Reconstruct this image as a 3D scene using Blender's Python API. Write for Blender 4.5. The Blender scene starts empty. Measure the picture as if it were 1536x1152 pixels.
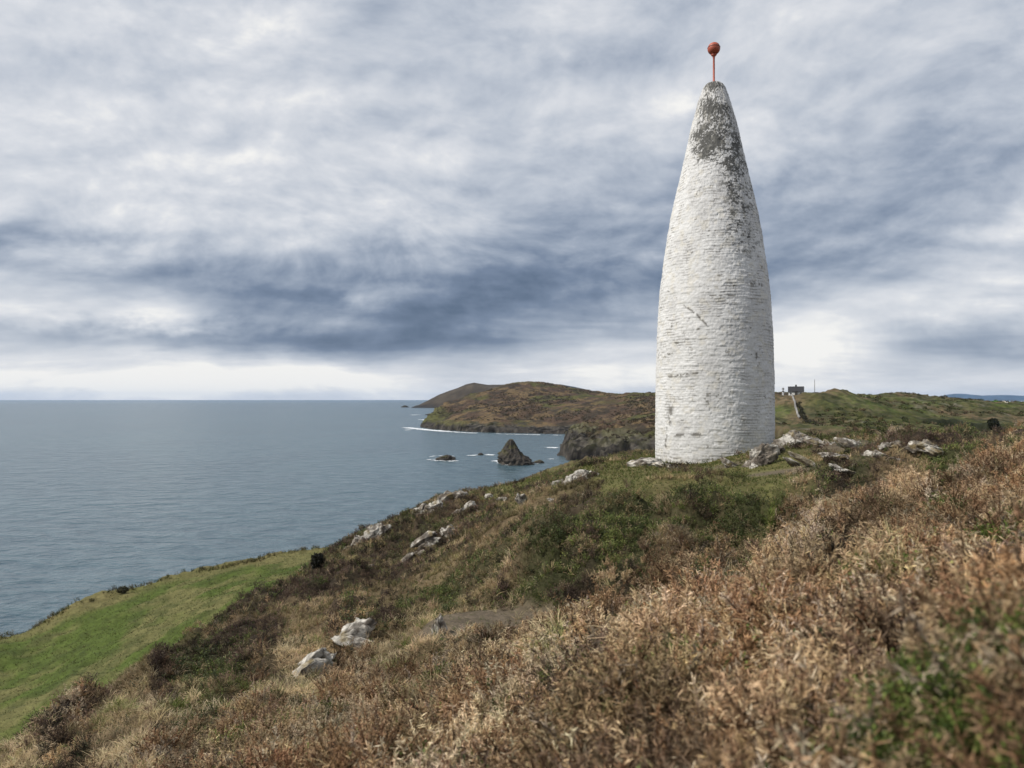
import bpy, bmesh, math, random
import numpy as np
from mathutils import Vector

rng = np.random.default_rng(7)
random.seed(7)
S = bpy.context.scene
COL = S.collection

# ------------------------------------------------------------------ view set-out
F = 1109.0          # focal length in photo pixels (26 mm on a 36 mm wide frame)
HY = 598.0          # photo row of the level line
CX = 768.0
CZ = 50.0           # eye height above the sea

def at(px, py, d):
    """world point d metres out along the view of photo pixel (px, py)"""
    return np.array([(px - CX) / F * d, d, CZ - (py - HY) / F * d])

# ------------------------------------------------------------------ noise
def _hash(ix, iy, iz, seed):
    h = (ix.astype(np.int64) * 374761393 + iy.astype(np.int64) * 668265263 + iz.astype(np.int64) * 2147483647 + seed * 1274126177) & 0xFFFFFFFF
    h = ((h ^ (h >> 13)) * 1274126177) & 0xFFFFFFFF
    h = ((h ^ (h >> 16)) * 2246822519) & 0xFFFFFFFF
    return ((h ^ (h >> 15)) & 0xFFFFFF) / float(0x1000000)

def vnoise(x, y, z=None, seed=0):
    x = np.asarray(x, float); y = np.asarray(y, float)
    ix = np.floor(x); iy = np.floor(y)
    fx = x - ix; fy = y - iy
    ux = fx * fx * fx * (fx * (fx * 6 - 15) + 10); uy = fy * fy * fy * (fy * (fy * 6 - 15) + 10)
    if z is None:
        iz = np.zeros_like(ix)
        a = _hash(ix, iy, iz, seed); b = _hash(ix + 1, iy, iz, seed)
        c = _hash(ix, iy + 1, iz, seed); d = _hash(ix + 1, iy + 1, iz, seed)
        return (a + (b - a) * ux) * (1 - uy) + (c + (d - c) * ux) * uy
    z = np.asarray(z, float); iz = np.floor(z); fz = z - iz
    uz = fz * fz * fz * (fz * (fz * 6 - 15) + 10)
    def pl(k):
        a = _hash(ix, iy, iz + k, seed); b = _hash(ix + 1, iy, iz + k, seed)
        c = _hash(ix, iy + 1, iz + k, seed); d = _hash(ix + 1, iy + 1, iz + k, seed)
        return (a + (b - a) * ux) * (1 - uy) + (c + (d - c) * ux) * uy
    return pl(0) * (1 - uz) + pl(1) * uz

def fbm(x, y, z=None, seed=0, octv=4, gain=0.5):
    """0..1-ish fractal noise"""
    t = 0; a = 1; n = 0; f = 1.0
    for o in range(octv):
        c, s = math.cos(o * 1.1), math.sin(o * 1.1)
        xx = (x * c - y * s) * f; yy = (x * s + y * c) * f
        t = t + a * vnoise(xx + 17.3 * o, yy - 9.1 * o, None if z is None else z * f + 5.7 * o, seed + o)
        n += a; a *= gain; f *= 2.03
    return t / n

def ridged(x, y, z=None, seed=0, octv=4):
    t = 0; a = 1; n = 0; f = 1.0
    for o in range(octv):
        t = t + a * (1 - np.abs(2 * vnoise(x * f + 3.1 * o, y * f + 7.7 * o, None if z is None else z * f, seed + 31 * o) - 1))
        n += a; a *= 0.5; f *= 2.1
    return t / n

def worley(x, y, cell, seed):
    """distance to the nearest jittered centre, offset from it, and two random numbers belonging to it"""
    gx = np.floor(x / cell); gy = np.floor(y / cell); zz = np.zeros_like(gx)
    best = np.full(x.shape, 1e9); vx = zz.copy(); vy = zz.copy(); r1 = zz.copy(); r2 = zz.copy()
    for i in (-1, 0, 1):
        for j in (-1, 0, 1):
            cx = (gx + i + .5 + .85 * (_hash(gx + i, gy + j, zz, seed) - .5)) * cell; cy = (gy + j + .5 + .85 * (_hash(gx + i, gy + j, zz, seed + 1) - .5)) * cell
            d = (x - cx) ** 2 + (y - cy) ** 2; m = d < best
            best = np.where(m, d, best); vx = np.where(m, x - cx, vx); vy = np.where(m, y - cy, vy)
            r1 = np.where(m, _hash(gx + i, gy + j, zz, seed + 2), r1); r2 = np.where(m, _hash(gx + i, gy + j, zz, seed + 3), r2)
    return np.sqrt(best), vx, vy, r1, r2

def sstep(a, b, x):
    t = np.clip((x - a) / (b - a), 0, 1)
    return t * t * (3 - 2 * t)

def sdf_poly(x, y, P):
    """signed distance to closed polygon, negative inside"""
    P = np.asarray(P, float); n = len(P)
    d2 = np.full(x.shape, 1e18); ins = np.zeros(x.shape, bool)
    for i in range(n):
        a = P[i]; b = P[(i + 1) % n]; e = b - a
        wx = x - a[0]; wy = y - a[1]
        t = np.clip((wx * e[0] + wy * e[1]) / (e @ e + 1e-12), 0, 1)
        d2 = np.minimum(d2, (wx - e[0] * t) ** 2 + (wy - e[1] * t) ** 2)
        c = ((a[1] <= y) != (b[1] <= y))
        xi = a[0] + (y - a[1]) / (e[1] if abs(e[1]) > 1e-9 else 1e-9) * e[0]
        ins ^= c & (x < xi)
    return np.where(ins, -1, 1) * np.sqrt(d2)

class Surface:
    """smooth height field through a set of 3-D points (thin plate in a radially compressed plan)"""
    def __init__(self, pts, warp, lam=1e-3):
        pts = np.asarray(pts, float); self.warp = warp
        u = self.w(pts[:, 0], pts[:, 1]); n = len(u)
        r2 = ((u[:, None] - u[None]) ** 2).sum(-1)
        K = 0.5 * r2 * np.log(r2 + 1e-12) + lam * np.eye(n)
        Pm = np.c_[np.ones(n), u]
        A = np.zeros((n + 3, n + 3)); A[:n, :n] = K; A[:n, n:] = Pm; A[n:, :n] = Pm.T
        b = np.r_[pts[:, 2], 0, 0, 0]
        self.c = np.linalg.solve(A, b); self.u = u
    def w(self, x, y):
        if not self.warp: return np.c_[x, y] / 100.0
        r = np.sqrt(x * x + y * y) + 1e-9
        s = (np.sqrt(r + 1) - 1) / r
        return np.c_[x * s, y * s]
    def __call__(self, x, y):
        sh = x.shape; x = x.ravel(); y = y.ravel(); out = np.empty(len(x))
        for i in range(0, len(x), 40000):
            v = self.w(x[i:i + 40000], y[i:i + 40000])
            r2 = ((v[:, None, :] - self.u[None]) ** 2).sum(-1)
            out[i:i + 40000] = (0.5 * r2 * np.log(r2 + 1e-12)) @ self.c[:-3] + self.c[-3] + v @ self.c[-2:]
        return out.reshape(sh)

# ------------------------------------------------------------------ mesh helpers
def mesh_np(name, co, faces, mat, tint=None, parent=None, smooth=False):
    """ONE mesh object from numpy arrays; faces (m,3) or (m,4)"""
    co = np.asarray(co, np.float32); faces = np.asarray(faces, np.int32)
    me = bpy.data.meshes.new(name)
    k = faces.shape[1]; m = len(faces)
    me.vertices.add(len(co)); me.vertices.foreach_set('co', co.ravel())
    me.loops.add(m * k); me.loops.foreach_set('vertex_index', faces.ravel())
    me.polygons.add(m); me.polygons.foreach_set('loop_start', np.arange(0, m * k, k, dtype=np.int32))
    if smooth: me.polygons.foreach_set('use_smooth', np.ones(m, bool))
    me.update(calc_edges=True)
    if tint is not None:
        a = me.attributes.new('tint', 'FLOAT_COLOR', 'POINT')
        t = np.ones((len(co), 4), np.float32); t[:, :3] = tint
        a.data.foreach_set('color', t.ravel())
    me.materials.append(mat)
    o = bpy.data.objects.new(name, me); COL.objects.link(o)
    if parent: o.parent = parent
    return o

def mesh_bm(name, bm, mat, parent=None, smooth=False):
    me = bpy.data.meshes.new(name); bm.to_mesh(me); bm.free()
    if smooth:
        me.polygons.foreach_set('use_smooth', np.ones(len(me.polygons), bool))
    me.materials.append(mat)
    o = bpy.data.objects.new(name, me); COL.objects.link(o)
    if parent: o.parent = parent
    return o

def tag(o, label=None, cat=None, group=None, kind=None):
    if label: o['label'] = label
    if cat: o['category'] = cat
    if group: o['group'] = group
    if kind: o['kind'] = kind
    return o

def empty(name, loc, rz=0):
    o = bpy.data.objects.new(name, None); COL.objects.link(o)
    o.location = loc; o.rotation_euler = (0, 0, rz); o.empty_display_size = 0.2
    return o

def grid_faces(nu, nv, wrap=False):
    """quads of a (nv rows, nu columns) grid"""
    i = np.arange(nu if wrap else nu - 1); j = np.arange(nv - 1)
    I, J = np.meshgrid(i, j); I2 = (I + 1) % nu
    return np.stack([J * nu + I, J * nu + I2, (J + 1) * nu + I2, (J + 1) * nu + I], -1).reshape(-1, 4)

# ------------------------------------------------------------------ materials
class NT:
    def __init__(self, tree): self.t = tree
    def n(self, typ, **kw):
        nd = self.t.nodes.new(typ)
        for k, v in kw.items():
            if k.startswith('i_'):
                key = k[2:]; key = int(key) if key.isdigit() else key.replace('_', ' ')
                self.set(nd.inputs[key], v)
            else: setattr(nd, k, v)
        return nd
    def set(self, sock, v):
        if hasattr(v, 'is_linked') or isinstance(v, bpy.types.NodeSocket): self.t.links.new(v, sock)
        elif isinstance(v, bpy.types.Node): self.t.links.new(v.outputs[0], sock)
        else: sock.default_value = v
    def m(self, op, a, b=None, c=None, clamp=False):
        nd = self.t.nodes.new('ShaderNodeMath'); nd.operation = op; nd.use_clamp = clamp
        for i, v in enumerate((a, b, c)):
            if v is not None: self.set(nd.inputs[i], v)
        return nd.outputs[0]
    def noise(self, vec, scale, detail=4, rough=0.5, dist=0.0, dims='3D'):
        nd = self.t.nodes.new('ShaderNodeTexNoise'); nd.noise_dimensions = dims
        if vec is not None: self.set(nd.inputs['Vector'], vec)
        nd.inputs['Scale'].default_value = scale; nd.inputs['Detail'].default_value = detail
        nd.inputs['Roughness'].default_value = rough; nd.inputs['Distortion'].default_value = dist
        return nd.outputs[0]
    def ramp(self, fac, stops, interp='LINEAR'):
        nd = self.t.nodes.new('ShaderNodeValToRGB'); nd.color_ramp.interpolation = interp
        cr = nd.color_ramp
        while len(cr.elements) > 1: cr.elements.remove(cr.elements[-1])
        cr.elements[0].position = stops[0][0]; c = stops[0][1]
        cr.elements[0].color = (*c, 1) if isinstance(c, tuple) else (c, c, c, 1)
        for p, c in stops[1:]:
            e = cr.elements.new(p); e.color = (*c, 1) if isinstance(c, tuple) else (c, c, c, 1)
        self.set(nd.inputs[0], fac); return nd.outputs[0]
    def mixc(self, fac, a, b, mode='MIX'):
        nd = self.t.nodes.new('ShaderNodeMix'); nd.data_type = 'RGBA'; nd.blend_type = mode
        self.set(nd.inputs[0], fac)
        for s, v in ((nd.inputs[6], a), (nd.inputs[7], b)):
            if isinstance(v, tuple): s.default_value = (*v, 1)
            else: self.set(s, v)
        return nd.outputs[2]
    def vm(self, op, a, b=None):
        nd = self.t.nodes.new('ShaderNodeVectorMath'); nd.operation = op
        for i, v in enumerate((a, b)):
            if v is not None: self.set(nd.inputs[i], v)
        return nd.outputs[0]

def new_mat(name):
    m = bpy.data.materials.new(name); m.use_nodes = True
    t = m.node_tree; t.nodes.clear(); N = NT(t)
    out = N.n('ShaderNodeOutputMaterial'); b = N.n('ShaderNodeBsdfPrincipled')
    t.links.new(b.outputs[0], out.inputs[0])
    return m, N, b, out

def bump(N, b, h, dist, strength=1.0):
    nd = N.n('ShaderNodeBump'); nd.inputs['Distance'].default_value = dist; nd.inputs['Strength'].default_value = strength
    N.set(nd.inputs['Height'], h); N.t.links.new(nd.outputs[0], b.inputs['Normal'])

def tint_mat(name, rough=0.85, var=0.25, scale=3.0, bmp=0.0, bscale=20.0, spec=0.2, translucent=0.0, grain=0.0, gscale=30.0):
    """surface coloured by its 'tint' attribute with a little world-space mottling"""
    m, N, b, out = new_mat(name)
    a = N.n('ShaderNodeAttribute', attribute_name='tint')
    g = N.n('ShaderNodeNewGeometry').outputs['Position']
    c = a.outputs['Color']
    if var:
        v = N.ramp(N.noise(g, scale, 5, 0.6), [(0.25, 1 - var), (0.75, 1 + var)])
        c = N.mixc(1.0, c, v, 'MULTIPLY')
    if grain:
        v = N.ramp(N.noise(g, gscale, 4, 0.7), [(0.3, 1 - grain), (0.7, 1 + grain)])
        c = N.mixc(1.0, c, v, 'MULTIPLY')
    N.set(b.inputs['Base Color'], c)
    b.inputs['Roughness'].default_value = rough; b.inputs['Specular IOR Level'].default_value = spec
    if bmp: bump(N, b, N.noise(g, bscale, 6, 0.65), bmp)
    if translucent:
        tr = N.n('ShaderNodeBsdfTranslucent'); N.set(tr.inputs[0], c)
        mx = N.n('ShaderNodeMixShader'); mx.inputs[0].default_value = translucent
        N.t.links.new(b.outputs[0], mx.inputs[1]); N.t.links.new(tr.outputs[0], mx.inputs[2])
        N.t.links.new(mx.outputs[0], out.inputs[0])
    return m

def flat_mat(name, col, rough=0.8, var=0.15, scale=6.0, metallic=0.0):
    m, N, b, out = new_mat(name)
    g = N.n('ShaderNodeTexCoord').outputs['Object']
    v = N.ramp(N.noise(g, scale, 5, 0.65), [(0.25, 1 - var), (0.75, 1 + var)])
    N.set(b.inputs['Base Color'], N.mixc(1.0, col, v, 'MULTIPLY'))
    b.inputs['Roughness'].default_value = rough; b.inputs['Metallic'].default_value = metallic
    return m

M_GROUND = tint_mat('heath_ground', 0.95, 0.3, 1.3, 0.03, 14.0, 0.1, grain=0.35, gscale=9.0)
M_LAND = tint_mat('far_land', 0.95, 0.25, 0.05, 0.6, 0.35, 0.1, grain=0.4, gscale=0.3)
M_FARLAND = tint_mat('distant_land', 0.95, 0.25, 0.02, 0.0, 0.3, 0.1)
M_ROCK = tint_mat('lichen_rock', 0.95, 0.25, 2.0, 0.09, 7.0, 0.1, grain=0.45, gscale=12.0)
M_SEAROCK = tint_mat('sea_rock', 0.85, 0.3, 0.2, 0.6, 0.6, 0.3, grain=0.4, gscale=0.7)
M_PLANT = tint_mat('plant_fibre', 0.8, 0.0, 3, 0, 20, 0.15, translucent=0.18)
M_LEAF = tint_mat('green_leaf', 0.7, 0.0, 3, 0, 20, 0.3, translucent=0.25)
M_TOWER = tint_mat('whitewashed_stone', 0.85, 0.06, 1.2, 0.004, 30.0, 0.2, grain=0.10, gscale=11.0)

# ------------------------------------------------------------------ near land
CREST = [(0, 1125, 11.5), (100, 1072, 14.5), (200, 1012, 19), (350, 918, 26), (450, 862, 36), (500, 832, 46)]
COAST = [(-260, 985, 46), (-120, 975, 55), (0, 948, 60), (50, 940, 62), (100, 908, 64), (135, 898, 65), (180, 884, 68), (270, 860, 72), (400, 835, 76),
         (500, 818, 80), (560, 797, 80), (600, 776, 80), (660, 745, 82), (740, 740, 90), (800, 714, 92), (860, 693, 88), (900, 686, 84), (980, 678, 76)]
CTRL = [
 # foreground swell with dead gorse
 (1536,1152,1.3),(1300,1152,1.6),(1000,1152,2.2),(700,1152,3.2),(400,1152,4.6),(150,1152,7),
 (1536,900,2.8),(1536,780,4.5),(1536,668,10),(1300,1000,2.4),(1300,850,4),(1300,762,6.5),(1300,718,9.5),
 (1100,1000,3),(1100,880,5),(1100,803,8),(900,1000,4),(900,900,7),(1400,690,10),
 (780,962,7.5),(650,1000,8),(600,1050,6),(400,1050,8.5),(250,1100,8.5),(100,1122,10),(430,1002,11.5),(520,990,12.5),
 (300,992,15),(200,1032,14),(400,940,20),(480,890,24),(550,850,32),(560,900,20),(650,850,24),
 (700,935,12.6),(800,920,12.2),(760,908,14.0),(725,978,10.2),(670,990,10.2),(660,945,13.0),(850,800,15),(950,760,17),(1000,722,20),(900,722,22),(750,790,22),(700,800,26),
 (830,722,28),(870,702,34),(950,702,28),(600,830,34),(560,802,52),(680,747,55),(780,747,36),(740,747,45),
 (800,724,70),(900,692,70),(960,684,55),(980,686,42),
 (1000,696,30),(1060,697,29),(1160,668,31),(980,692,32),(1050,690,37),(1100,692,26),(1080,716,22),(1100,760,15),(1180,722,17),(1250,692,22),
 (1200,660,28),(1280,660,28),(1340,664,26),(1400,666,23),(1500,680,18),
 # pasture below the crest
 (0,1115,32),(0,1030,44),(200,950,50),(200,1000,38),(350,880,58),(450,850,64),(100,1050,36),(300,930,45),(400,880,50),(470,850,60),
]
def control_points():
    P = [at(*c) for c in CTRL + COAST + CREST]
    for c, drop in zip(CREST, (1.7, 1.6, 1.5, 1.3, 1.0, 0.8)):   # ground falls behind the crest of the heath bank
        q = at(c[0] - 10, c[1], c[2] * 1.28 + 2); q[2] -= drop; P.append(q)
    for (px, py, d, drop) in ((1100,800,11,.7),(1300,715,13,.55),(1400,690,14,.5),(900,885,9.5,.8),(780,960,9.5,.8),(1536,668,15,.6)):
        q = at(px, py, d); q[2] -= drop; P.append(q)
    for x, y, z in ((-40,20,-18.5),(-30,8,-16),(-15,0,-9),(-58,40,-22),(0,-5,-1.9),(5,-5,-1.1),(-5,-5,-4.5),(0,0,-1.6),(1.2,0,-1.1),(10,0,-.9),
                    (20,10,-1.2),(15,-10,-1),(-12,-10,-8),(30,45,-4.2),(40,30,-3),(40,80,-11),(20,60,-5.2),(60,60,-8),(60,120,-20),(20,74,-6),
                    (80,40,-6),(120,120,-26),(60,0,-3),(0,-40,-3),(-60,-40,-22),(60,-40,-4),(150,0,-10)):
        P.append(np.array([x, y, CZ + z]))
    return np.array(P)
PTS = control_points()
LANDSURF = Surface(PTS, True, 2e-3)
COASTXY = [at(*c)[:2] for c in COAST] + [(24, 72), (60, 118), (200, 130), (200, -100), (-110, -100), (-75, 0)]
PASTXY = [at(*c)[:2] + np.array([-0.9, 0.4]) for c in CREST] + [at(540, 800, 62)[:2], at(545, 790, 95)[:2], (-90, 95), (-90, -20), (-20, -20), (-9, 6)]

def blob(x, y, c):
    px, py, d, rx, ry = c[:5]; p = at(px, py, d); rot = math.radians(c[5]) if len(c) > 5 else 0
    dx = x - p[0]; dy = y - p[1]
    u = (dx * math.cos(rot) + dy * math.sin(rot)) / rx; v = (-dx * math.sin(rot) + dy * math.cos(rot)) / ry
    return np.exp(-(u * u + v * v))

DRY = [(700,1060,5,1.2,1.6),(600,1090,5.5,1.2,1.2),(400,1020,10.5,2.2,1.0),(200,1090,9.5,2,1.2),(1400,752,6.5,1.0,.8),(1250,790,6.5,.5,.5),(620,880,22,2,2.5),
       (880,728,22,2.5,2),(760,800,22,1.6,2),(1480,740,6,1,.7),(560,960,13.5,1,1),(1000,1020,3.4,.3,.5),(350,1100,7,1.2,.6),(1120,840,6.2,.5,.5)]
HEATHER = [(330,960,18,2.2,2),(430,900,25,3,3),(250,1000,15.5,2,1.4),(480,880,28,2.5,3.5),(690,850,22,2.0,2.2),(850,850,12.6,1.2,1.2),(780,780,26,2,2),
           (700,770,40,3,4),(620,790,44,3,4),(120,1075,13,1.5,1.2),(550,860,27,2,3),(900,960,5.0,.5,.7),(860,1050,4.0,.5,.5),(560,930,15.5,1.2,1.4),(1020,930,4.6,.5,.6)]
GREEN = [(760,850,17,2.6,1.5),(900,782,15.9,2.2,1.3),(1000,748,16.2,1.2,1.0),(680,875,17,1.6,1.0),(960,770,16.2,2.3,1.5),(900,810,14.3,1.8,1.0),(1040,745,18,1.5,1.5),(800,850,14,1.4,.9),(250,985,16.5,1.4,1.1),(1150,830,7,.5,.5),(1060,880,5.6,.4,.4),
         (740,1130,3.4,.5,.4),(520,1060,7,.9,.7),(1080,840,7.0,.7,.5),(1300,880,3.8,.25,.3),(640,1020,7.2,.8,.6),(840,1060,4.1,.35,.3),(150,1120,9,1,.7),(620,740,60,3,3),(350,1130,6,.6,.5),(1420,860,3.3,.2,.3),(1440,930,2.6,.16,.22),(1380,1010,2.1,.14,.2),(1460,1000,2.0,.22,.3),(1400,1090,1.6,.14,.2),(1180,960,3.2,.2,.3),(960,930,5,.35,.4)]
LAWN = [(1060,735,17.5,1.8,1.6),(1040,735,21,3,2.6),(1100,715,23,3,3),(1000,708,25,4,2.5),(920,695,50,7,20),(870,700,66,7,16),(800,722,72,5,10),(980,690,38,5,9),(900,700,45,6,14),(830,718,50,5,12),(765,735,62,4,12),(930,708,30,3,4)]
DIRT = [(728,932,12.6,.88,.85),(690,950,12.0,.5,.45),(1150,712,21,1.4,.9),(1090,702,25,1.2,.8),(1230,700,20,1,.9),(1300,684,25,1.5,1)]

BUSHFOOT = [(1490,1120,1.45,.27,.34),(1540,815,4.0,.25,.32)]      # where the leafy bushes grow
def zones(x, y):
    """weights of dead gorse, dry grass, heather, green gorse, short turf, bare soil"""
    r = np.sqrt(x * x + y * y)
    past = sstep(0.8, -0.8, sdf_poly(x, y, PASTXY) + 1.2 * (fbm(x * .5, y * .5, seed=90) - .5))
    k = 1.35 / np.clip(r / 16, 0.3, 1.4)
    n = [fbm(x * k * 0.9, y * k * 0.9, seed=100 + 10 * i, octv=4) for i in range(5)]
    near = sstep(14, 8, r + (x * -0.5))
    w = np.zeros((6,) + x.shape)
    w[0] = 0.85 * near + 0.30 + (n[0] - .5) * 1.8 - 0.15 * sstep(14, 22, r)
    w[1] = 0.30 - .10 * near + (n[1] - .5) * 2.4 - .22 * near * sstep(6, 2, r)
    w[2] = 0.20 + (n[2] - .5) * 2.4 + 0.16 * sstep(14, 20, r)
    w[3] = 0.20 + (n[3] - .5) * 2.4
    w[4] = 0.02 + (n[4] - .5) * 1.0 + .1 * sstep(15, 30, r)
    for lst, i, a in ((DRY, 1, .5), (HEATHER, 2, .38), (GREEN, 3, .8), (LAWN, 4, 1.2), (DIRT, 5, 4.0)):
        for c in lst: w[i] = w[i] + a * blob(x, y, c)
    for c in BUSHFOOT: w[:5] = w[:5] - 3.0 * sstep(.35, .6, blob(x, y, c)); w[5] = w[5] + sstep(.35, .6, blob(x, y, c))
    w = np.clip(w, 0, None) ** 2.6
    w = w * (1 - past); w[4] = w[4] + past * 3
    return w / (w.sum(0) + 1e-6), past

def ground(x, y, detail=True):
    x = np.asarray(x, float); y = np.asarray(y, float)
    z = LANDSURF(x, y)
    r = np.sqrt(x * x + y * y)
    w, past = zones(x, y)
    hw = (w[0] + w[1] * .7 + w[2] * 1.2 + w[3] * 1.2) * sstep(3, 12, r)
    z = z - 0.16 * (w[0] + w[1] * .6 + w[2] + w[3]) * sstep(30, 6, r)
    z = z + hw * (0.60 * (ridged(x * .5, y * .5, seed=5, octv=3) - .62) + .42 * (fbm(x * 1.3, y * 1.3, seed=6, octv=3) - .5))
    nr = (w[0] + w[2] + w[3]) * sstep(.8, 2.2, r) * sstep(16, 6, r)
    z = z + nr * (.12 * (ridged(x * 1.5, y * 1.5, seed=14, octv=2) - .62) + .10 * (fbm(x * 4.2, y * 4.2, seed=15, octv=2) - .5))
    # domed clumps of heath plants, small near the path, broader further off
    cw = w[0] + w[2] + w[3] + .6 * w[1]
    f, _, _, a, _ = worley(x, y, .52, 500); z = z + cw * sstep(.7, 2.2, r) * sstep(19, 12, r) * .30 * (.25 + a) * np.clip(1 - (f / .40) ** 2, 0, 1)
    f, _, _, a, _ = worley(x, y, 1.3, 510); z = z + cw * sstep(9, 16, r) * .55 * (.2 + a) * np.clip(1 - (f / .95) ** 2, 0, 1)
    z = z - .2 * sstep(3, 8, r) * sstep(.8, 4, x) * (1 - sstep(13, 20, r))
    z = z - cw * (.10 * sstep(1, 3, r) + .22 * sstep(3, 8, r) * (1 - .5 * sstep(14, 22, r)))
    z = z + (1 - hw) * .05 * (fbm(x * 2.2, y * 2.2, seed=8, octv=3) - .5)
    z = z + past * (0.55 * (fbm(x * .22, y * .22, seed=9, octv=3) - .5) + .42 * (ridged(x * .8, y * .5, seed=10, octv=3) - .6))
    kp = np.clip(2.2 * blob(x, y, (728, 932, 12.6, 1.15, 1.05)) - .3, 0, 1); z = z * (1 - kp) + (CZ - 3.78 - .06 * (y - 12.6) + .04 * (fbm(x * 2, y * 2, seed=16) - .5)) * kp
    sd = sdf_poly(x, y, COASTXY) + 5.0 * (fbm(x * .15, y * .15, seed=11, octv=4) - .5)
    z = z + 0.35 * sstep(-5, -1, sd) * (fbm(x * .5, y * .5, seed=12, octv=3) - .5) * sstep(30, 45, r)
    cl = sstep(-0.3, 16, sd)
    z = z * (1 - cl) + (-6) * cl
    return z

def build_ground():
    azf = np.radians(np.arange(-44, 44.01, 0.11)); azc = np.radians(np.arange(46, 315, 2.0))
    az = np.concatenate([azf, azc])
    rr = 0.35 * 1.0135 ** np.arange(0, 490)
    A, R = np.meshgrid(az, rr)
    X = R * np.sin(A); Y = R * np.cos(A)
    x = np.r_[X.ravel(), 0.0]; y = np.r_[Y.ravel(), 0.0]
    z = ground(x, y)
    w, past = zones(x, y)
    pal = np.array([(.042,.029,.021),(.13,.095,.055),(.040,.029,.022),(.034,.036,.016),(.115,.110,.040),(.125,.10,.072)])
    c = np.tensordot(w.T, pal, 1)
    turf = np.array((.070,.096,.021)); dry = np.array((.145,.13,.055)); drk = np.array((.048,.060,.018))
    f = sstep(.42, .68, fbm(x * .35, y * .22, seed=20))[:, None]; g = sstep(.5, .72, fbm(x * 1.1, y * .6, seed=21))[:, None]
    pc = turf * (1 - .8 * f) + dry * .8 * f; pc = pc * (1 - .6 * g) + drk * .6 * g
    sd = sdf_poly(x, y, COASTXY)
    edge = (sstep(-7, -1, sd + 4 * (fbm(x * .2, y * .2, seed=22) - .5)) * past)[:, None]
    pc = pc * (1 - .7 * edge) + np.array((.15,.125,.055)) * .7 * edge
    c = c * (1 - past[:, None]) + pc * past[:, None]
    rockc = np.array((.10,.09,.075)) * (0.6 + .9 * fbm(x * .8, y * .8, z * .5, seed=23))[:, None]
    rk = sstep(0.5, 2.5, sd + 3 * (fbm(x * .4, y * .4, seed=24) - .5))[:, None]
    c = c * (1 - rk) + rockc * rk
    faces = grid_faces(len(az), len(rr), True)
    cen = len(x) - 1
    o = mesh_np('ground', np.c_[x, y, z], faces, M_GROUND, c, smooth=True)
    # close the hole under the eye
    bm = bmesh.new(); bm.from_mesh(o.data); bm.verts.ensure_lookup_table()
    cv = bm.verts[cen]
    for i in range(len(az)):
        bm.faces.new((cv, bm.verts[(i + 1) % len(az)], bm.verts[i])).smooth = True
    bm.normal_update(); bm.to_mesh(o.data); bm.free()
    return tag(o, kind='structure')
build_ground()
def gz(x, y): return float(ground(np.array([x]), np.array([y]))[0])

def cast(px, py, d_default):
    """distance at which the view of a photo pixel meets the ground"""
    d = np.geomspace(1.0, 115, 3000)
    g = ground((px - CX) / F * d, d); zr = CZ - (py - HY) / F * d
    h = np.where(zr < g)[0]
    return float(d[h[0]]) if len(h) else d_default

# ------------------------------------------------------------------ far land
def heightfield(name, surf, poly, x0, x1, nx, y0, y1, ny, cliff, colour, mat, rough=1.0, scale=.02, extra=None, floor=-8.0, wob=18., wsc=.02):
    X, Y = np.meshgrid(np.linspace(x0, x1, nx), np.linspace(y0, y1, ny))
    x = X.ravel(); y = Y.ravel()
    z = surf(x, y)
    z = z + rough * (2.0 * (ridged(x * scale, y * scale, seed=40, octv=5) - .6) + .8 * (fbm(x * scale * 5, y * scale * 5, seed=41, octv=4) - .5))
    if extra is not None: z = extra(x, y, z)
    sd = sdf_poly(x, y, poly) + wob * (fbm(x * wsc, y * wsc, seed=42, octv=5, gain=.6) - .5)
    cl = np.clip((sd + cliff) / cliff, 0, 1)
    # stepped, gullied sea cliff
    cl = np.clip(cl + .55 * (ridged(x * wsc * 2.2, y * wsc * 2.2, seed=43, octv=4) - .55) * np.sin(np.pi * cl), 0, 1)
    cl = cl + .07 * np.sin(cl * 18) * (cl > 0) * (cl < 1)
    top = np.maximum(z, 1.0)
    z = top * (1 - cl) ** 1.3 + np.minimum(0, floor) * cl
    z = np.where(sd > 0, floor - 2, z)
    c = colour(x, y, z, cl, sd)
    q = grid_faces(nx, ny)
    keep = (z[q] > -4).any(1)
    q = q[keep]; used = np.unique(q); remap = np.full(len(x), -1); remap[used] = np.arange(len(used))
    o = mesh_np(name, np.c_[x, y, z][used], remap[q], mat, c[used], smooth=True)
    return tag(o, kind='structure'), (lambda a, b: None)

def mixcol(a, b, f): return a * (1 - f[:, None]) + np.array(b) * f[:, None]

# the long brown headland across the bay
H1 = [(755,579,1750),(772,577.5,1850),(800,576,1900),(830,577.5,1900),(855,583,1850),(880,589,1800),(905,592.5,1700),(925,593.5,1600),(945,592,1500),(980,589.5,1400),(1050,589,1300),(1150,590,1300),
      (654,623,1360),(677,612.5,1450),(697,601,1550),(732,587,1650),(640,635,1330),(680,632,1190),(740,635,1140),(800,638,1110),(850,641,1090),
      (700,622,1300),(760,602,1500),(820,600,1500),(760,622,1220),(820,628,1180),(880,620,1150),(900,640,950),(940,612,1150),(970,622,950),(870,641,880),
      (850,655,750),(880,648,760),(910,645,720),(940,647,680),(840,664,720),(860,664,640),(900,662,620),(930,668,590),(975,645,640),(960,658,600),(1000,650,600),(1100,640,600)]
H1P = [at(*c) for c in H1] + [np.array(p, float) for p in ((0,2500,30),(300,2400,40),(700,2300,40),(700,1200,60),(500,700,30),(-120,1900,8),(120,540,6),(300,560,20))]
H1C = [(622,641),(635,643),(660,645.5),(700,648),(760,650),(820,651.5),(862,651.5),(887,653),(880,657),(850,661),(835,666),(829,670),(838,676),(832,684),(836,692),(846,694.5),(870,693),(900,697),(950,700),(1000,705)]
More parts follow.
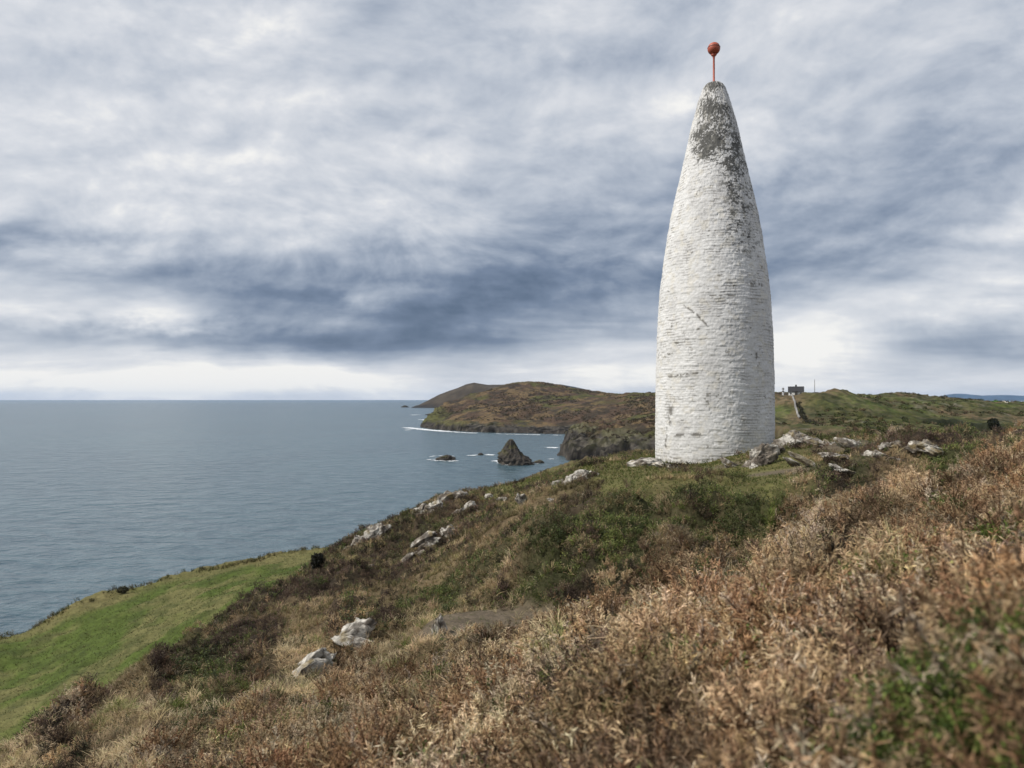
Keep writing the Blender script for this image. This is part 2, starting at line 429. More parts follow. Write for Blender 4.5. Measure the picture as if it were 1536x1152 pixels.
def waterline(px, py): d = CZ * F / (py - HY); return (px - CX) / F * d, d
H1POLY = [waterline(*c) for c in H1C] + [(420, 500), (760, 900), (760, 2650), (0, 2650), (-100, 2300), (-140, 1800), (-165, 1500)]
def h1_col(x, y, z, cl, sd):
    n1 = fbm(x * .012, y * .008, seed=50); n2 = fbm(x * .03, y * .02, seed=51); n3 = fbm(x * .07, y * .045, seed=52)
    c = np.tile(np.array((.074,.050,.034)), (len(x), 1))
    c = mixcol(c, (.125,.088,.048), sstep(.45, .62, n2))
    c = mixcol(c, (.070,.072,.026), sstep(.52, .66, n1) * .85)
    c = mixcol(c, (.036,.030,.022), sstep(.52, .64, n3) * .8)
    c = mixcol(c, (.10,.10,.038), sstep(40, 6, -sd - 10 * n3) * .8 * (z < 34))
    rk = np.array((.034,.030,.026)) * (.3 + 1.3 * sstep(.3, .7, fbm(x * .1, y * .1, z * .16, seed=54)))[:, None]
    rk = mixcol(rk, (.11,.098,.08), sstep(.58, .68, fbm(x * .2, y * .2, z * .1, seed=55, octv=5, gain=.65)) * .7)
    rk = rk * (1 - .0) + np.array((.05,.05,.018)) * (sstep(6, 22, z) * sstep(.4, .6, n3))[:, None]
    prom = sstep(960, 860, y)
    f = np.maximum(sstep(.10, .25, cl), sstep(13, 8, z - 9 * (n3 - .5) * 2 - 11 * prom) * sstep(-75, -50, sd))[:, None]
    return c * (1 - f) + rk * f
def h1_extra(x, y, z):
    sd = sdf_poly(x, y, H1POLY); k = sstep(-110, -20, sd)
    prom = sstep(960, 860, y)
    crag = (ridged(x * .035, y * .035, seed=46, octv=5) - .6) * (5 + 12 * prom) * k
    crag = crag + (ridged(x * .11, y * .11, seed=48, octv=4) - .6) * (2 + 5 * prom) * k
    return z + crag + 9.0 * (ridged(x * .011, y * .009, seed=47, octv=5) - .6) * sstep(1100, 1500, y)
heightfield('headland', Surface(H1P, False, 1e-4), H1POLY, -190, 520, 480, 500, 2300, 800, 13., h1_col, M_LAND, 4.2, .016, h1_extra, wob=22., wsc=.03)

# green hill with the house, to the right of the tower
H2 = [(1080,599,365),(1120,598,360),(1160,594,352),(1180,595.5,345),(1210,595,340),(1217,588,335),(1232,583,325),(1247,581,320),(1262,584,322),(1268,590,324),(1273,597.5,328),(1279,601,335),(1225,586,329),(1300,598,380),(1330,591.5,420),(1360,590.5,420),(1380,597,420),(1395,601.5,432),(1420,599.5,460),(1440,603.5,462),
      (1460,609.5,470),(1480,614,480),(1500,615.5,480),(1536,611,500),(1600,607,520),(1700,604,520),(1500,622,560),(1420,610,560),(1600,618,600),
      (1170,640,230),(1230,640,220),(1300,640,225),(1250,612,285),(1350,615,300),(1380,628,280),(1200,615,290),(1450,632,268),(1500,636,268),(1520,650,235),(1600,640,250),(1420,620,330),(1300,612,320),
      (1200,662,170),(1300,662,170),(1400,655,200),(1480,640,245),(1700,650,230)]
H2P = [at(*c) for c in H2] + [np.array(p, float) for p in ((40,130,18),(120,120,22),(250,120,24),(400,130,24),(450,300,40),(450,640,20),(250,640,20),(150,640,10),(300,560,30),(200,500,34),(90,300,42))]
H2POLY = [(34,116),(48,160),(62,240),(85,350),(120,470),(165,560),(260,620),(460,640),(460,105),(200,105),(60,108)]
def h2_extra(x, y, z):
    # the low dark scarp facing the sea
    line = 262 + 5 * (fbm(x * .12, x * 0, seed=60, octv=4) - .5) + (x - 160) * .1
    win = sstep(140, 150, x) * sstep(180, 171, x)
    hp = at(1194, 596, 338); k = np.exp(-(((x - hp[0]) / 13) ** 2 + ((y - hp[1] + 6) / 16) ** 2) ** 2)
    z = z * (1 - k) + (CZ - (596 - HY) / F * 338 - .4) * k
    return z - 9.0 * sstep(1.5, -2.5, y - line) * win * sstep(205, 235, y)
def h2_col(x, y, z, cl, sd):
    n1 = fbm(x * .025, y * .014, seed=61); n2 = fbm(x * .06, y * .03, seed=62); n3 = fbm(x * .14, y * .07, seed=63)
    c = np.tile(np.array((.062,.066,.022)), (len(x), 1))
    c = mixcol(c, (.130,.092,.056), sstep(.46, .60, n1) * .95)
    c = mixcol(c, (.068,.095,.024), sstep(.56, .68, n2) * .7)
    c = mixcol(c, (.045,.045,.024), sstep(.54, .66, n3) * .85)
    c = mixcol(c, (.17,.155,.12), sstep(.72, .78, fbm(x * .2, y * .12, seed=64)) * .7)
    n4 = fbm(x * .45, y * .22, seed=66, octv=4, gain=.6); c = mixcol(c, (.036,.042,.018), sstep(.50, .62, n4) * .7); c = mixcol(c, (.115,.098,.055), sstep(.47, .36, n4) * .5)
    p = at(1532, 622, 420); c = mixcol(c, (.075,.16,.03), np.exp(-(((x - p[0]) / 14) ** 2 + ((y - p[1]) / 60) ** 2)) > .5)
    line = 262 + 5 * (fbm(x * .12, x * 0, seed=60, octv=4) - .5) + (x - 160) * .1
    win = sstep(140, 150, x) * sstep(180, 171, x)
    sc = win * (np.abs(y - line + .5) < 3.2)
    c = mixcol(c, (.030,.034,.020), sc * .95)
    c = mixcol(c, (.045,.06,.02), win * sstep(2, -2, y - line) * sstep(-16, -6, y - line) * (1 - sc) * .8)
    rk = np.tile(np.array((.06,.055,.045)), (len(x), 1)); f = sstep(.2, .4, cl)[:, None]
    return c * (1 - f) + rk * f
SURF2 = Surface(H2P, False, 1e-4)
hill, _ = heightfield('hill', SURF2, H2POLY, 20, 440, 430, 105, 630, 430, 14., h2_col, M_LAND, 1.35, .085, h2_extra, wob=8., wsc=.04)
_hz = {}
def on_mesh(o, x, y):
    hit, loc, *_ = o.ray_cast(Vector((x, y, 400)), Vector((0, 0, -1)))
    return loc.z if hit else 0.0

# dark headland behind, hills with the air's blue painted into their colour, low island
def far_ridge(name, prof, d, depth, col, base=0.0, nx=160, ny=24, seed=0, rough=.06):
    px = np.array([p[0] for p in prof], float); hy = np.array([p[1] for p in prof], float)
    xs = np.linspace((px[0] - CX) / F * d, (px[-1] - CX) / F * d, nx)
    hs = np.interp(xs, (px - CX) / F * d, CZ - (hy - HY) / F * d)
    v = np.linspace(0, 1, ny)
    X, V = np.meshgrid(xs, v)
    shape = np.where(V < .5, np.sin(V * np.pi) ** .8, np.sin(V * np.pi))
    Z = hs[None] * shape; Y = d + (V - .5) * depth
    n = ridged(X / depth * 5, V * 4 + 3, seed=seed, octv=4) - .6
    Z = Z + rough * hs[None] * n * shape * (1 - np.exp(-((V - .5) / .15) ** 2) * .7)
    Z = Z - 2 * (V == 0) - 2 * (V == 1)
    c = np.tile(np.array(col), (nx * ny, 1)) * (.4 + 1.2 * fbm(X.ravel() / depth * 16, V.ravel() * 14, seed=seed + 1, gain=.65))[:, None]
    low = sstep(.14, .05, (Z / (hs.max() + 1)).ravel()); c = mixcol(c, (.03,.027,.024), low)
    return tag(mesh_np(name, np.c_[X.ravel(), Y.ravel(), Z.ravel()], grid_faces(nx, ny), M_FARLAND, c, smooth=True), kind='structure')
far_ridge('far_headland', [(630,611),(633,607),(645,600),(660,592),(675,586),(690,581),(700,576.5),(712,574),(722,576),(732,577.5),(745,577),(770,576),(800,579),(840,590),(880,600),(900,611)], 4420, 900, (.062,.048,.032), seed=70, rough=.16)
far_ridge('far_hill', [(790,585),(820,578),(840,576.5),(860,580),(880,584.5),(905,590),(925,596),(950,604)], 8200, 1500, (.035,.05,.055), seed=73)  # bluish tint paints in some of the haze
far_ridge('distant_hills', [(1395,600),(1415,596.5),(1436,590.5),(1450,592),(1470,593.8),(1490,592.8),(1508,592.5),(1530,594),(1560,592.5),(1600,596),(1680,592),(1760,600)], 20000, 3000, (.045,.075,.12), seed=76)  # blue base colour stands in for part of the haze
far_ridge('low_island', [(1462,606),(1468,604.4),(1480,603.2),(1500,603),(1530,603.2),(1580,602.6),(1640,603),(1660,606)], 7600, 700, (.04,.05,.045), seed=79)

# ------------------------------------------------------------------ sea
def make_sea():
    m, N, b, out = new_mat('sea_water')
    g = N.n('ShaderNodeNewGeometry').outputs['Position']
    mp = N.n('ShaderNodeMapping'); mp.inputs['Rotation'].default_value = (0, 0, math.radians(14)); mp.inputs['Scale'].default_value = (.7, 1, 1)
    N.set(mp.inputs['Vector'], g); v = mp.outputs[0]
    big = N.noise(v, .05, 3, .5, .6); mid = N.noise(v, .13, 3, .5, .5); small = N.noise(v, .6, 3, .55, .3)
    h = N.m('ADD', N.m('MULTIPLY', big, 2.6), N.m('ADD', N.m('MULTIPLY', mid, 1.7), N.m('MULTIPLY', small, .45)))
    bump(N, b, h, 1.0, 1.0)
    patch = N.noise(g, .0035, 4, .55, .8)
    c = N.mixc(N.ramp(patch, [(.35, 0.0), (.65, 1.0)]), (.028, .063, .085), (.042, .088, .110))
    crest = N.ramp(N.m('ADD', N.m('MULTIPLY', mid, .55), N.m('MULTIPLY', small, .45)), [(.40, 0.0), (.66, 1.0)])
    c = N.mixc(N.m('MULTIPLY', crest, .8), c, (.115, .165, .185))  # highlights on the wave crests painted into the base colour
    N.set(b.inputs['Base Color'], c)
    b.inputs['Roughness'].default_value = .24; b.inputs['IOR'].default_value = 1.33
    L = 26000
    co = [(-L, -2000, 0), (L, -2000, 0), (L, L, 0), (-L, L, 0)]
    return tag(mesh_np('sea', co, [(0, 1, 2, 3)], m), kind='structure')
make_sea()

# white water where the swell breaks: a thin crumpled sheet of foam just above the surface
def foam_mat():
    m, N, b, out = new_mat('sea_foam')
    g = N.n('ShaderNodeNewGeometry').outputs['Position']
    a = N.n('ShaderNodeAttribute', attribute_name='tint')
    n = N.noise(g, .12, 8, .78, 1.0)
    fac = N.m('MULTIPLY', N.m('SUBTRACT', N.m('ADD', N.m('MULTIPLY', n, 2.4), N.m('MULTIPLY', a.outputs['Fac'], .95)), 1.72), 2.6, clamp=True)
    b.inputs['Base Color'].default_value = (.82, .85, .87, 1); b.inputs['Roughness'].default_value = .9
    N.set(b.inputs['Alpha'], fac)
    return m
M_FOAM = foam_mat()
def foam_strip(px_pts, width, seed):
    P = np.array([waterline(*p) for p in px_pts]); 
    t = np.linspace(0, len(P) - 1, 14 * len(P)); X = np.interp(t, np.arange(len(P)), P[:, 0]); Y = np.interp(t, np.arange(len(P)), P[:, 1])
    V = np.linspace(-1, 1, 9)
    tx = np.gradient(X); ty = np.gradient(Y); ln = np.hypot(tx, ty) + 1e-9
    wv = width * (.5 + fbm(t * .9, t * 0, seed=seed))
    xs = X[None] + V[:, None] * (-ty / ln * wv)[None]; ys = Y[None] + V[:, None] * (tx / ln * wv)[None]
    zs = .25 + .2 * fbm(xs * .3, ys * .3, seed=seed) 
    e = (1 - np.abs(V)[:, None] ** 1.5) * (.35 + .65 * fbm(t * .8 + 4, t * 0, seed=seed + 3))[None] * np.minimum(1, np.minimum(t, t[-1] - t) * 3)[None]
    e = np.clip(e * 1.25, 0, 1)
    return np.c_[xs.ravel(), ys.ravel(), zs.ravel()], grid_faces(len(t), 9), np.repeat(e.ravel()[:, None], 3, 1)
def build_foam():
    co, fa, ti, n = [], [], [], 0
    for i, (pts, w) in enumerate([
        ([(606,641),(622,643),(640,645),(665,647),(700,649.5),(720,650)], 9), ([(735,650.5),(760,651.5),(790,652),(820,653)], 7), ([(826,652.5),(845,653.5)], 8),
        ([(818,672),(826,672),(834,671)], 7), ([(636,690),(650,689.5),(658,691),(672,692.5),(688,691)], 6), ([(640,686),(655,684),(690,685)], 3), ([(703,684.5),(716,682.5),(730,682),(744,683.5)], 4),
        ([(742,690),(752,694),(760,697.5),(772,699)], 4.5), ([(796,695),(812,696)], 3), ([(616,623),(630,622)], 16), ([(628,629),(645,631)], 10), ([(820,690),(833,688)], 4), ([(606,646),(618,644)], 6)]):
        c, f, t = foam_strip(pts, w * 1.7, 300 + i)
        co.append(c); fa.append(f + n); ti.append(t); n += len(c)
    tag(mesh_np('surf_foam', np.concatenate(co), np.concatenate(fa), M_FOAM, np.concatenate(ti), smooth=True), kind='stuff')
build_foam()

# ------------------------------------------------------------------ rocks
def rock_geo(size, seed, cuts=9, subdiv=4, rough=.12, sharp=.6, pieces=1):
    """angular broken rock; an outcrop is several slabs of it jammed together"""
    r = np.random.default_rng(seed); CO, FA, UN, nb = [], [], [], 0
    for k in range(pieces):
        bm = bmesh.new(); bmesh.ops.create_icosphere(bm, subdivisions=subdiv, radius=1)
        p = np.array([v.co[:] for v in bm.verts]); fa = np.array([[v.index for v in f.verts] for f in bm.faces]); bm.free()
        for i in range(16):
            n = r.normal(size=3) * (.8, .8, 1.3); n /= np.linalg.norm(n); d = r.uniform(.38, .78)
            sdn = p @ n - d; p = p - np.where(sdn > 0, sdn, 0)[:, None] * n * .97
        p = p / np.abs(p).max(0)
        u = p * 1.6 + seed * 3.7 + k
        st = np.sin((p[:, 2] * 1.0 + .25 * p[:, 0]) * 16 + 6 * fbm(u[:, 0], u[:, 1], u[:, 2], seed=seed + k))
        dsp = (ridged(u[:, 0] * 1.5, u[:, 1] * 1.5, u[:, 2] * 1.5, seed=seed + k, octv=4) - .6) * rough * 1.6 + (fbm(u[:, 0] * 5, u[:, 1] * 5, u[:, 2] * 5, seed=seed + 9, octv=3) - .5) * rough * 1.3 + .035 * st
        p = p * (1 + dsp)[:, None]
        if pieces > 1:
            sc = np.array((r.uniform(.5, .95), r.uniform(.4, .7), r.uniform(.35, .75)))
            q = (p * sc) @ rotm(r.normal() * .25, r.normal() * .3, r.normal() * .5).T + np.array((r.uniform(-.55, .55), r.uniform(-.4, .4), r.uniform(-.3, .15)))
        else: q = p
        CO.append(q * np.array(size)); UN.append(q); FA.append(fa + nb); nb += len(p)
    return np.concatenate(CO), np.concatenate(FA), np.concatenate(UN)

def rotm(rx, ry, rz):
    cx, sx, cy, sy, cz, sz = math.cos(rx), math.sin(rx), math.cos(ry), math.sin(ry), math.cos(rz), math.sin(rz)
    return np.array([[cz, -sz, 0], [sz, cz, 0], [0, 0, 1]]) @ np.array([[cy, 0, sy], [0, 1, 0], [-sy, 0, cy]]) @ np.array([[1, 0, 0], [0, cx, -sx], [0, sx, cx]])

def rock_tint(q, p, seed, pale=.5, k=3.0):
    n = fbm(q[:, 0] * k, q[:, 1] * k, q[:, 2] * k, seed=seed, octv=4)
    n2 = fbm(q[:, 0] * k * 3, q[:, 1] * k * 3, q[:, 2] * k * 3, seed=seed + 1, octv=3)
    c = np.tile(np.array((.19,.165,.135)), (len(q), 1))
    c = mixcol(c, (.50,.47,.415), sstep(.62 - .30 * pale, .72 - .30 * pale, n * .6 + n2 * .4))
    c = mixcol(c, (.065,.052,.042), sstep(.52, .62, fbm(q[:, 0] * k * 2 + 3, q[:, 1] * k * 2, q[:, 2] * k * 2, seed=seed + 4, octv=5, gain=.65)) * .8)
    c = mixcol(c, (.20,.15,.06), sstep(.62, .7, fbm(q[:, 0] * k * 1.4 + 5, q[:, 1] * k * 1.4, q[:, 2] * k * 1.4, seed=seed + 2)) * .6)
    return c

def rock(name, label, px, py, d, size, rot=(0, 0, 0), seed=1, pale=.5, sink=.35, group=None):
    """a rock whose foot shows at photo pixel (px, py), sunk into the ground there"""
    d = cast(px, py, d) if py else d
    x = (px - CX) / F * d; y = d; z = gz(x, y)
    pcs = {'outcrop': 7, 'rubble': 6, 'boulder': 2, 'rock_slab': 3}.get(name, 1)
    k = d / F / 2 * (1.0 if group == G2 else 1.02) * {'outcrop': 1.05, 'rubble': 1.2, 'boulder': 1.1, 'rock_slab': 1.15}.get(name, 1.0); size = np.array(size) * k          # width, depth, height given in photo pixels at that distance
    q, fa, p = rock_geo(size, seed, subdiv=4, rough=.19, pieces=pcs)
    t = rock_tint(q, p, seed, pale, 1.6 / max(size))
    q = q @ rotm(*[math.radians(a) for a in rot]).T
    h = q[:, 2].max() - q[:, 2].min()
    q[:, 2] += -q[:, 2].min() - min(.55, sink + (.12 if group == G2 else .12)) * h
    o = mesh_np(name, q, fa, M_ROCK, t, smooth=False); o.location = (x, y, z)
    print('rock', px, py, round(d, 1))
    return tag(o, label, 'rock', group)

G1 = 'pale rocks breaking through the heath slope'; G2 = 'rock outcrops around the foot of the tower'
ROCKS = [
 ('boulder','big whitish boulder with dark lichen cap on the lower heath, above its slab',524,968,13,(74,60,62),(0,14,-15),11,.62,.3,G1),
 ('rock_slab','smooth pale slab sloping down into grass below the big lichen boulder',482,1000,12,(74,60,60),(0,-30,20),12,.7,.4,G1),
 ('standing_rock','small upright pale rock at the left end of the bare soil patch',660,952,12.6,(24,22,52),(0,12,0),13,.7,.2,G1),
 ('boulder','upright pale boulder at the top end of a slanting rock rib',676,803,29,(26,24,40),(0,10,0),14,.75,.3,G1),
 ('rock_slab','long pale rib of rock slanting down left from the upright boulder',650,812,28,(62,24,24),(0,-28,-20),15,.6,.4,G1),
 ('rock_slab','low brown tail of the slanting rock rib, half sunk in heather',622,836,27,(44,22,22),(0,-34,-20),16,.35,.45,G1),
 ('boulder','white upright boulder alone on the grassy heath, left of the rubble heap',784,758,34,(24,22,38),(0,-10,20),17,.9,.25,G1),
 ('boulder','low white rock lying left of the white upright boulder',752,752,36,(24,20,16),(0,8,0),18,.75,.35,G1),
 ('rock_slab','flat white slab near the cliff edge left of the low rocks',697,763,46,(38,24,20),(0,-22,0),19,.75,.4,G1),
 ('outcrop','grey rugged outcrop standing highest on the cliff edge against the sea',676,752,58,(48,34,36),(0,-14,10),20,.4,.3,G1),
 ('outcrop','grey stony knob on the cliff edge just below the highest outcrop',638,766,62,(40,30,26),(0,-20,0),21,.35,.35,G1),
 ('outcrop','pale craggy outcrop where the heath meets the green pasture edge',566,806,60,(40,28,40),(0,-28,0),22,.62,.3,G1),
 ('outcrop','darker crag leaning on the pale outcrop beside the pasture edge',546,815,58,(36,26,28),(0,-30,0),23,.4,.35,G1),
 ('rock','small dark rock at the foot of the pasture-edge crags',519,826,59,(22,18,16),(0,-10,0),24,.3,.4,G1),
 ('rock','little white rock on the brow above the cliff edge',735,746,47,(16,12,12),(0,-5,0),25,.8,.3,G1),
 ('rock','tiny pale stone in the tawny grass left of the long rock rib',560,852,40,(15,12,13),(0,-10,0),47,.5,.3,G1),
 ('outcrop','white jumbled boulder topping the rubble heap on the brow',868,722,31,(46,36,30),(0,-16,10),26,.8,.3,G2),
 ('boulder','white rock on the right end of the rubble heap on the brow',889,714,31.5,(26,22,18),(0,10,0),27,.9,.3,G2),
 ('boulder','cream rock on the lower left end of the rubble heap on the brow',842,728,30,(28,22,20),(0,-24,0),28,.7,.3,G2),
 ('rock','small tan rock in the grass below the rubble heap',830,752,27,(20,16,10),(0,0,0),29,.6,.3,G2),
 ('rubble','low heap of pale broken stone at the left foot of the tower',962,699,28.6,(46,34,18),(0,-6,8),30,.75,.3,G2),
 ('rubble','pale flat stone in front of the tower beside the broken heap',1000,702,28.4,(36,28,15),(0,8,-8),31,.8,.3,G2),
 ('outcrop','rough grey outcrop hiding the right foot of the tower',1138,698,28.0,(58,40,44),(0,-30,10),32,.42,.3,G2),
 ('outcrop','dark rusty rock leaning against the right foot outcrop',1158,684,28.6,(44,34,34),(0,-18,0),33,.28,.3,G2),
 ('outcrop','grey lichen crag with white crest, first right of the tower',1180,670,29.0,(56,40,40),(0,-22,0),34,.45,.3,G2),
 ('outcrop','whitest crested crag, second to the right of the tower',1204,668,29.5,(50,40,42),(0,14,0),35,.6,.3,G2),
 ('outcrop','low broken crag trailing right of the white crested crag',1233,670,29.3,(44,34,26),(0,16,0),36,.5,.35,G2),
 ('outcrop','slanting banded crag with white ribs, under the round hilltop',1280,676,28.0,(44,34,32),(0,22,0),37,.5,.3,G2),
 ('outcrop','round dark mossy crag right of the banded crag',1336,674,27.0,(42,36,30),(0,6,0),38,.35,.35,G2),
 ('outcrop','white edged slab sloping to the right, under the dark scarp',1406,682,25.5,(50,28,22),(0,26,0),39,.85,.3,G2),
 ('outcrop','brown rock at the upper end of the white edged slab',1382,676,26,(38,32,36),(0,10,0),40,.3,.35,G2),
 ('rock_slab','thin curved white slab on the turf, leftmost of the three slabs',1190,700,22.0,(54,20,16),(0,34,10),41,.92,.35,G2),
 ('rock_slab','longest curved white slab on the turf, middle of the three slabs',1216,700,22.5,(76,24,18),(0,24,10),42,.92,.35,G2),
 ('rock_slab','short white slab lying nearest the heather, rightmost of the three slabs',1268,708,21.5,(54,24,18),(0,20,10),43,.85,.35,G2),
 ('rock','small white stone in the turf in front of the tower',1130,702,24.3,(16,14,11),(0,0,0),44,.95,.3,G2),
 ('rock_slab','pale pointed stone between the tower and the three slabs',1098,700,26.5,(34,24,18),(0,34,0),45,.55,.35,G2),
 ('rubble','grey stone poking out behind the rightmost slab',1322,690,24,(40,30,22),(0,12,0),46,.6,.35,G2),
 ('rubble','flat grey stones bedded in turf between the banded crag and the slabs',1258,686,26,(44,34,14),(0,8,0),48,.5,.35,G2),
]
for nm, lb, px, py, d, size, rot, sd_, pale, sink, grp in ROCKS:
    rock(nm, lb, px, py, d, size, rot, sd_, pale, sink, group=grp)

# ------------------------------------------------------------------ sea stacks and skerries
def stack_rock(name, label, px, pyw, width_px, height_px, seed, peak=0.0, cat='sea rock', group='rocks standing in the bay', powr=1.0):
    x, d = waterline(px, pyw); W = width_px / F * d; Hh = height_px / F * d
    n = 110; m = 60
    th = np.linspace(0, 2 * np.pi, n, endpoint=False); v = np.linspace(0, 1, m)
    T, V = np.meshgrid(th, v)
    rad = (1 - V ** powr) ** .9
    if name == 'sea_stack':
        lf = np.interp(V, [0,.2,.42,.6,.75,.9,.97,1], [1.0,.95,.74,.50,.36,.20,.12,.02]); rt = np.interp(V, [0,.2,.3,.45,.6,.75,.9,.97,1], [1.0,.9,.64,.44,.30,.20,.11,.06,.02])
        rad = lf + (rt - lf) * (.5 + .5 * np.cos(T))
    nz = ridged(np.cos(T) * 1.6 + seed, np.sin(T) * 1.6, V * 2.2, seed=seed, octv=5) - .6
    nz2 = fbm(np.cos(T) * 5 + seed, np.sin(T) * 5, V * 7, seed=seed + 2, octv=4) - .5
    R = W / 2 * rad * (1 + .75 * nz + .5 * nz2)
    X = np.cos(T) * R + peak * W * V; Y = np.sin(T) * R * .8
    Z = V * Hh + Hh * .12 * nz2 * np.minimum(1, V * 5) * (V < .98) - .6 * (V == 0)
    q = np.c_[X.ravel(), Y.ravel(), Z.ravel()]
    c = np.array((.050,.042,.034)) * (.55 + 1.0 * fbm(q[:, 0] * .4, q[:, 1] * .4, q[:, 2] * .5, seed=seed + 5))[:, None]
    c = mixcol(c, (.085,.08,.03), sstep(.25, .6, V.ravel()) * sstep(.42, .6, fbm(q[:, 0] * .3, q[:, 1] * .3, q[:, 2] * .3, seed=seed + 6)) * .7)
    c = mixcol(c, (.10,.088,.07), sstep(.2, .1, V.ravel()) * .35)
    o = mesh_np(name, q, grid_faces(n, m, True), M_SEAROCK, c, smooth=False); o.location = (x, d, 0)
    return tag(o, label, cat, group)
stack_rock('sea_stack', 'tall pointed dark sea stack standing in the bay before the headland', 773, 696.5, 50, 38, 201, -.12, powr=.72)
stack_rock('skerry', 'low dark skerry ringed by white surf, left of the sea stack', 668, 690, 28, 8, 202, .1, powr=1.8)
stack_rock('skerry', 'tiny rock awash in a line of foam between skerry and stack', 721, 682.5, 8, 3.5, 203, 0, powr=1.6)
stack_rock('skerry', 'small flat rock just off the right foot of the sea stack', 808, 694.5, 15, 5, 204, .1, powr=1.6)
stack_rock('skerry', 'dark islet far out at the tip of the far headland', 626, 611, 13, 3.2, 205, 0, powr=1.5)
stack_rock('skerry', 'outermost small dark islet near the sea horizon', 607.5, 611, 11, 3.2, 206, 0, powr=1.5)
stack_rock('skerry', 'low ledge of rock behind the headland tip', 650, 622.5, 22, 3.2, 207, .1, powr=1.8)

# ------------------------------------------------------------------ the beacon tower
TD = 32.2
TX = (1070.8 - CX) / F * TD
TPROF = [(700,89.2),(686,89.2),(630,89.2),(567,88.6),(505,87),(442,83),(399,77.5),(352,70.5),(321,64.8),(290,58),(258.7,50.5),(227.5,43.3),(196,36),(158.7,25.5),(145,21.5),(134,17.6),(129,14.5),(126,11),(124.5,6),(124,0.6)]
def build_tower():
    kz = TD / F; kr = TD / F / 1.0355
    zs = np.array([CZ - (p[0] - HY) * kz for p in TPROF]); rs = np.array([p[1] * kr for p in TPROF])
    base = gz(TX, TD - 2.6) - 1.2; z0 = base
    root = empty('beacon_tower', (TX, TD, z0))
    tag(root, 'tall tapering whitewashed stone beacon tower with stained top and red ball finial', 'beacon tower')
    top = zs[-1]
    n = 760; m = 720
    u = np.linspace(0, 1, m)
    # finer rows over the rounded cap
    tt = np.concatenate([np.linspace(z0, zs[-7], m - 60), np.interp(np.linspace(0, 1, 61)[1:], [0, .35, .6, .8, .92, 1], [zs[-7], zs[-5], zs[-4], zs[-3], zs[-2], zs[-1]])])
    zq = np.r_[z0, zs]; rq = np.r_[rs[0], rs]
    # smooth profile
    r0 = np.interp(tt, zq, rq)
    ker = np.hanning(41); ker /= ker.sum()
    rsmooth = np.convolve(np.pad(r0, 20, mode='edge'), ker, 'valid')
    k = sstep(zs[-9], zs[-7], tt); r0 = rsmooth * (1 - k) + r0 * k
    th = np.linspace(0, 2 * np.pi, n, endpoint=False)
    T, Zm = np.meshgrid(th, tt); R0 = np.repeat(r0[:, None], n, 1)
    fx = np.cos(T); fy = np.sin(T)
    # rubble courses
    s = T * 2.3                                                     # metres round the girth
    ch = .115
    warp = .50 * (fbm(fx * 2.6, fy * 2.6, Zm * .7, seed=400, octv=4) - .5)
    row = (Zm - z0 + .16 * (fbm(Zm * 2.1, Zm * 0, seed=420, octv=3) - .5)) / ch + warp * 2.6
    ri = np.floor(row); rf = row - ri
    wdt = .22 + .22 * _hash(ri, ri * 0, ri * 0, 401)
    col = s / wdt + _hash(ri, ri * 0 + 1, ri * 0, 402) * 7 + .5 * (fbm(fx * 5, fy * 5, Zm * 2, seed=403, octv=2) - .5)
    ci = np.floor(col); cf = col - ci
    eh = np.minimum(rf, 1 - rf) * ch; ev = np.minimum(cf, 1 - cf) * wdt
    rag = .012 * (fbm(fx * 26, fy * 26, Zm * 10, seed=404, octv=2) - .35)
    gh = sstep(.030, .004, eh + rag); gv = sstep(.022, .003, ev + rag) * .7
    groove = np.maximum(gh, gv)
    infill = sstep(.44, .66, fbm(fx * 3.2, fy * 3.2, Zm * 1.1, seed=405, octv=4))     # where thick limewash fills the joints
    expo = np.clip(.18 + .9 * infill, 0, 1)
    lump = (_hash(ri, ci, ri * 0, 406) - .5) * .018 + .026 * (fbm(fx * 6, fy * 6, Zm * 3.4, seed=407, octv=5) - .5) + .024 * (fbm(fx * 26, fy * 26, Zm * 11, seed=408, octv=3) - .5)
    big = .06 * (fbm(fx * 1.4, fy * 1.4, Zm * .35, seed=409, octv=3) - .5)
    capf = 1 - .75 * sstep(top - 1.0, top - .15, Zm)
    dR = (lump - .009 * groove * expo) * np.minimum(1, R0 / .6) + big * capf
    R = np.maximum(R0 + dR, .012)
    X = fx * R; Y = fy * R
    # colour: limewash, thin dirt, flaked joints and lichen staining
    hgt = Zm
    face = np.arctan2(TX + X, TD + Y) * 0
    view = math.atan2(TX, TD)
    sx = fx * math.cos(view) - fy * math.sin(view)                  # -1 left edge .. 1 right edge seen from the path
    front = sstep(.2, -.2, fx * math.sin(view) + fy * math.cos(view))
    py = HY - (hgt - CZ) / kz
    hw = R0 / kr
    pxo = 1070.8 + sx * hw                                         # where on the face
    c = np.tile(np.array((.66,.652,.64)), (n * m, 1))
    w1 = fbm(fx * 2.5, fy * 2.5, Zm * .8, seed=410, octv=5).ravel(); w2 = fbm(fx * 9, fy * 9, Zm * 4, seed=411, octv=4).ravel()
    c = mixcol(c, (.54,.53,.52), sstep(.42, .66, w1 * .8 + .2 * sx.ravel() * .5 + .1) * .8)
    c = mixcol(c, (.62,.585,.515), sstep(.55, .72, w2) * .55)
    fl = fbm(fx * 4.2, fy * 4.2, Zm * 2.2, seed=412, octv=4).ravel(); fl2 = fbm(fx * 20, fy * 20, Zm * 7, seed=413, octv=3).ravel()
    low = sstep(600, 690, py).ravel()
    j = groove.ravel() * (.35 + .65 * infill.ravel()) * sstep(.57 - .22 * low, .71 - .16 * low, fl * .65 + fl2 * .45 + .05 + .03 * sx.ravel())
    c = mixcol(c, (.16,.145,.13), np.clip(j * .85, 0, 1))
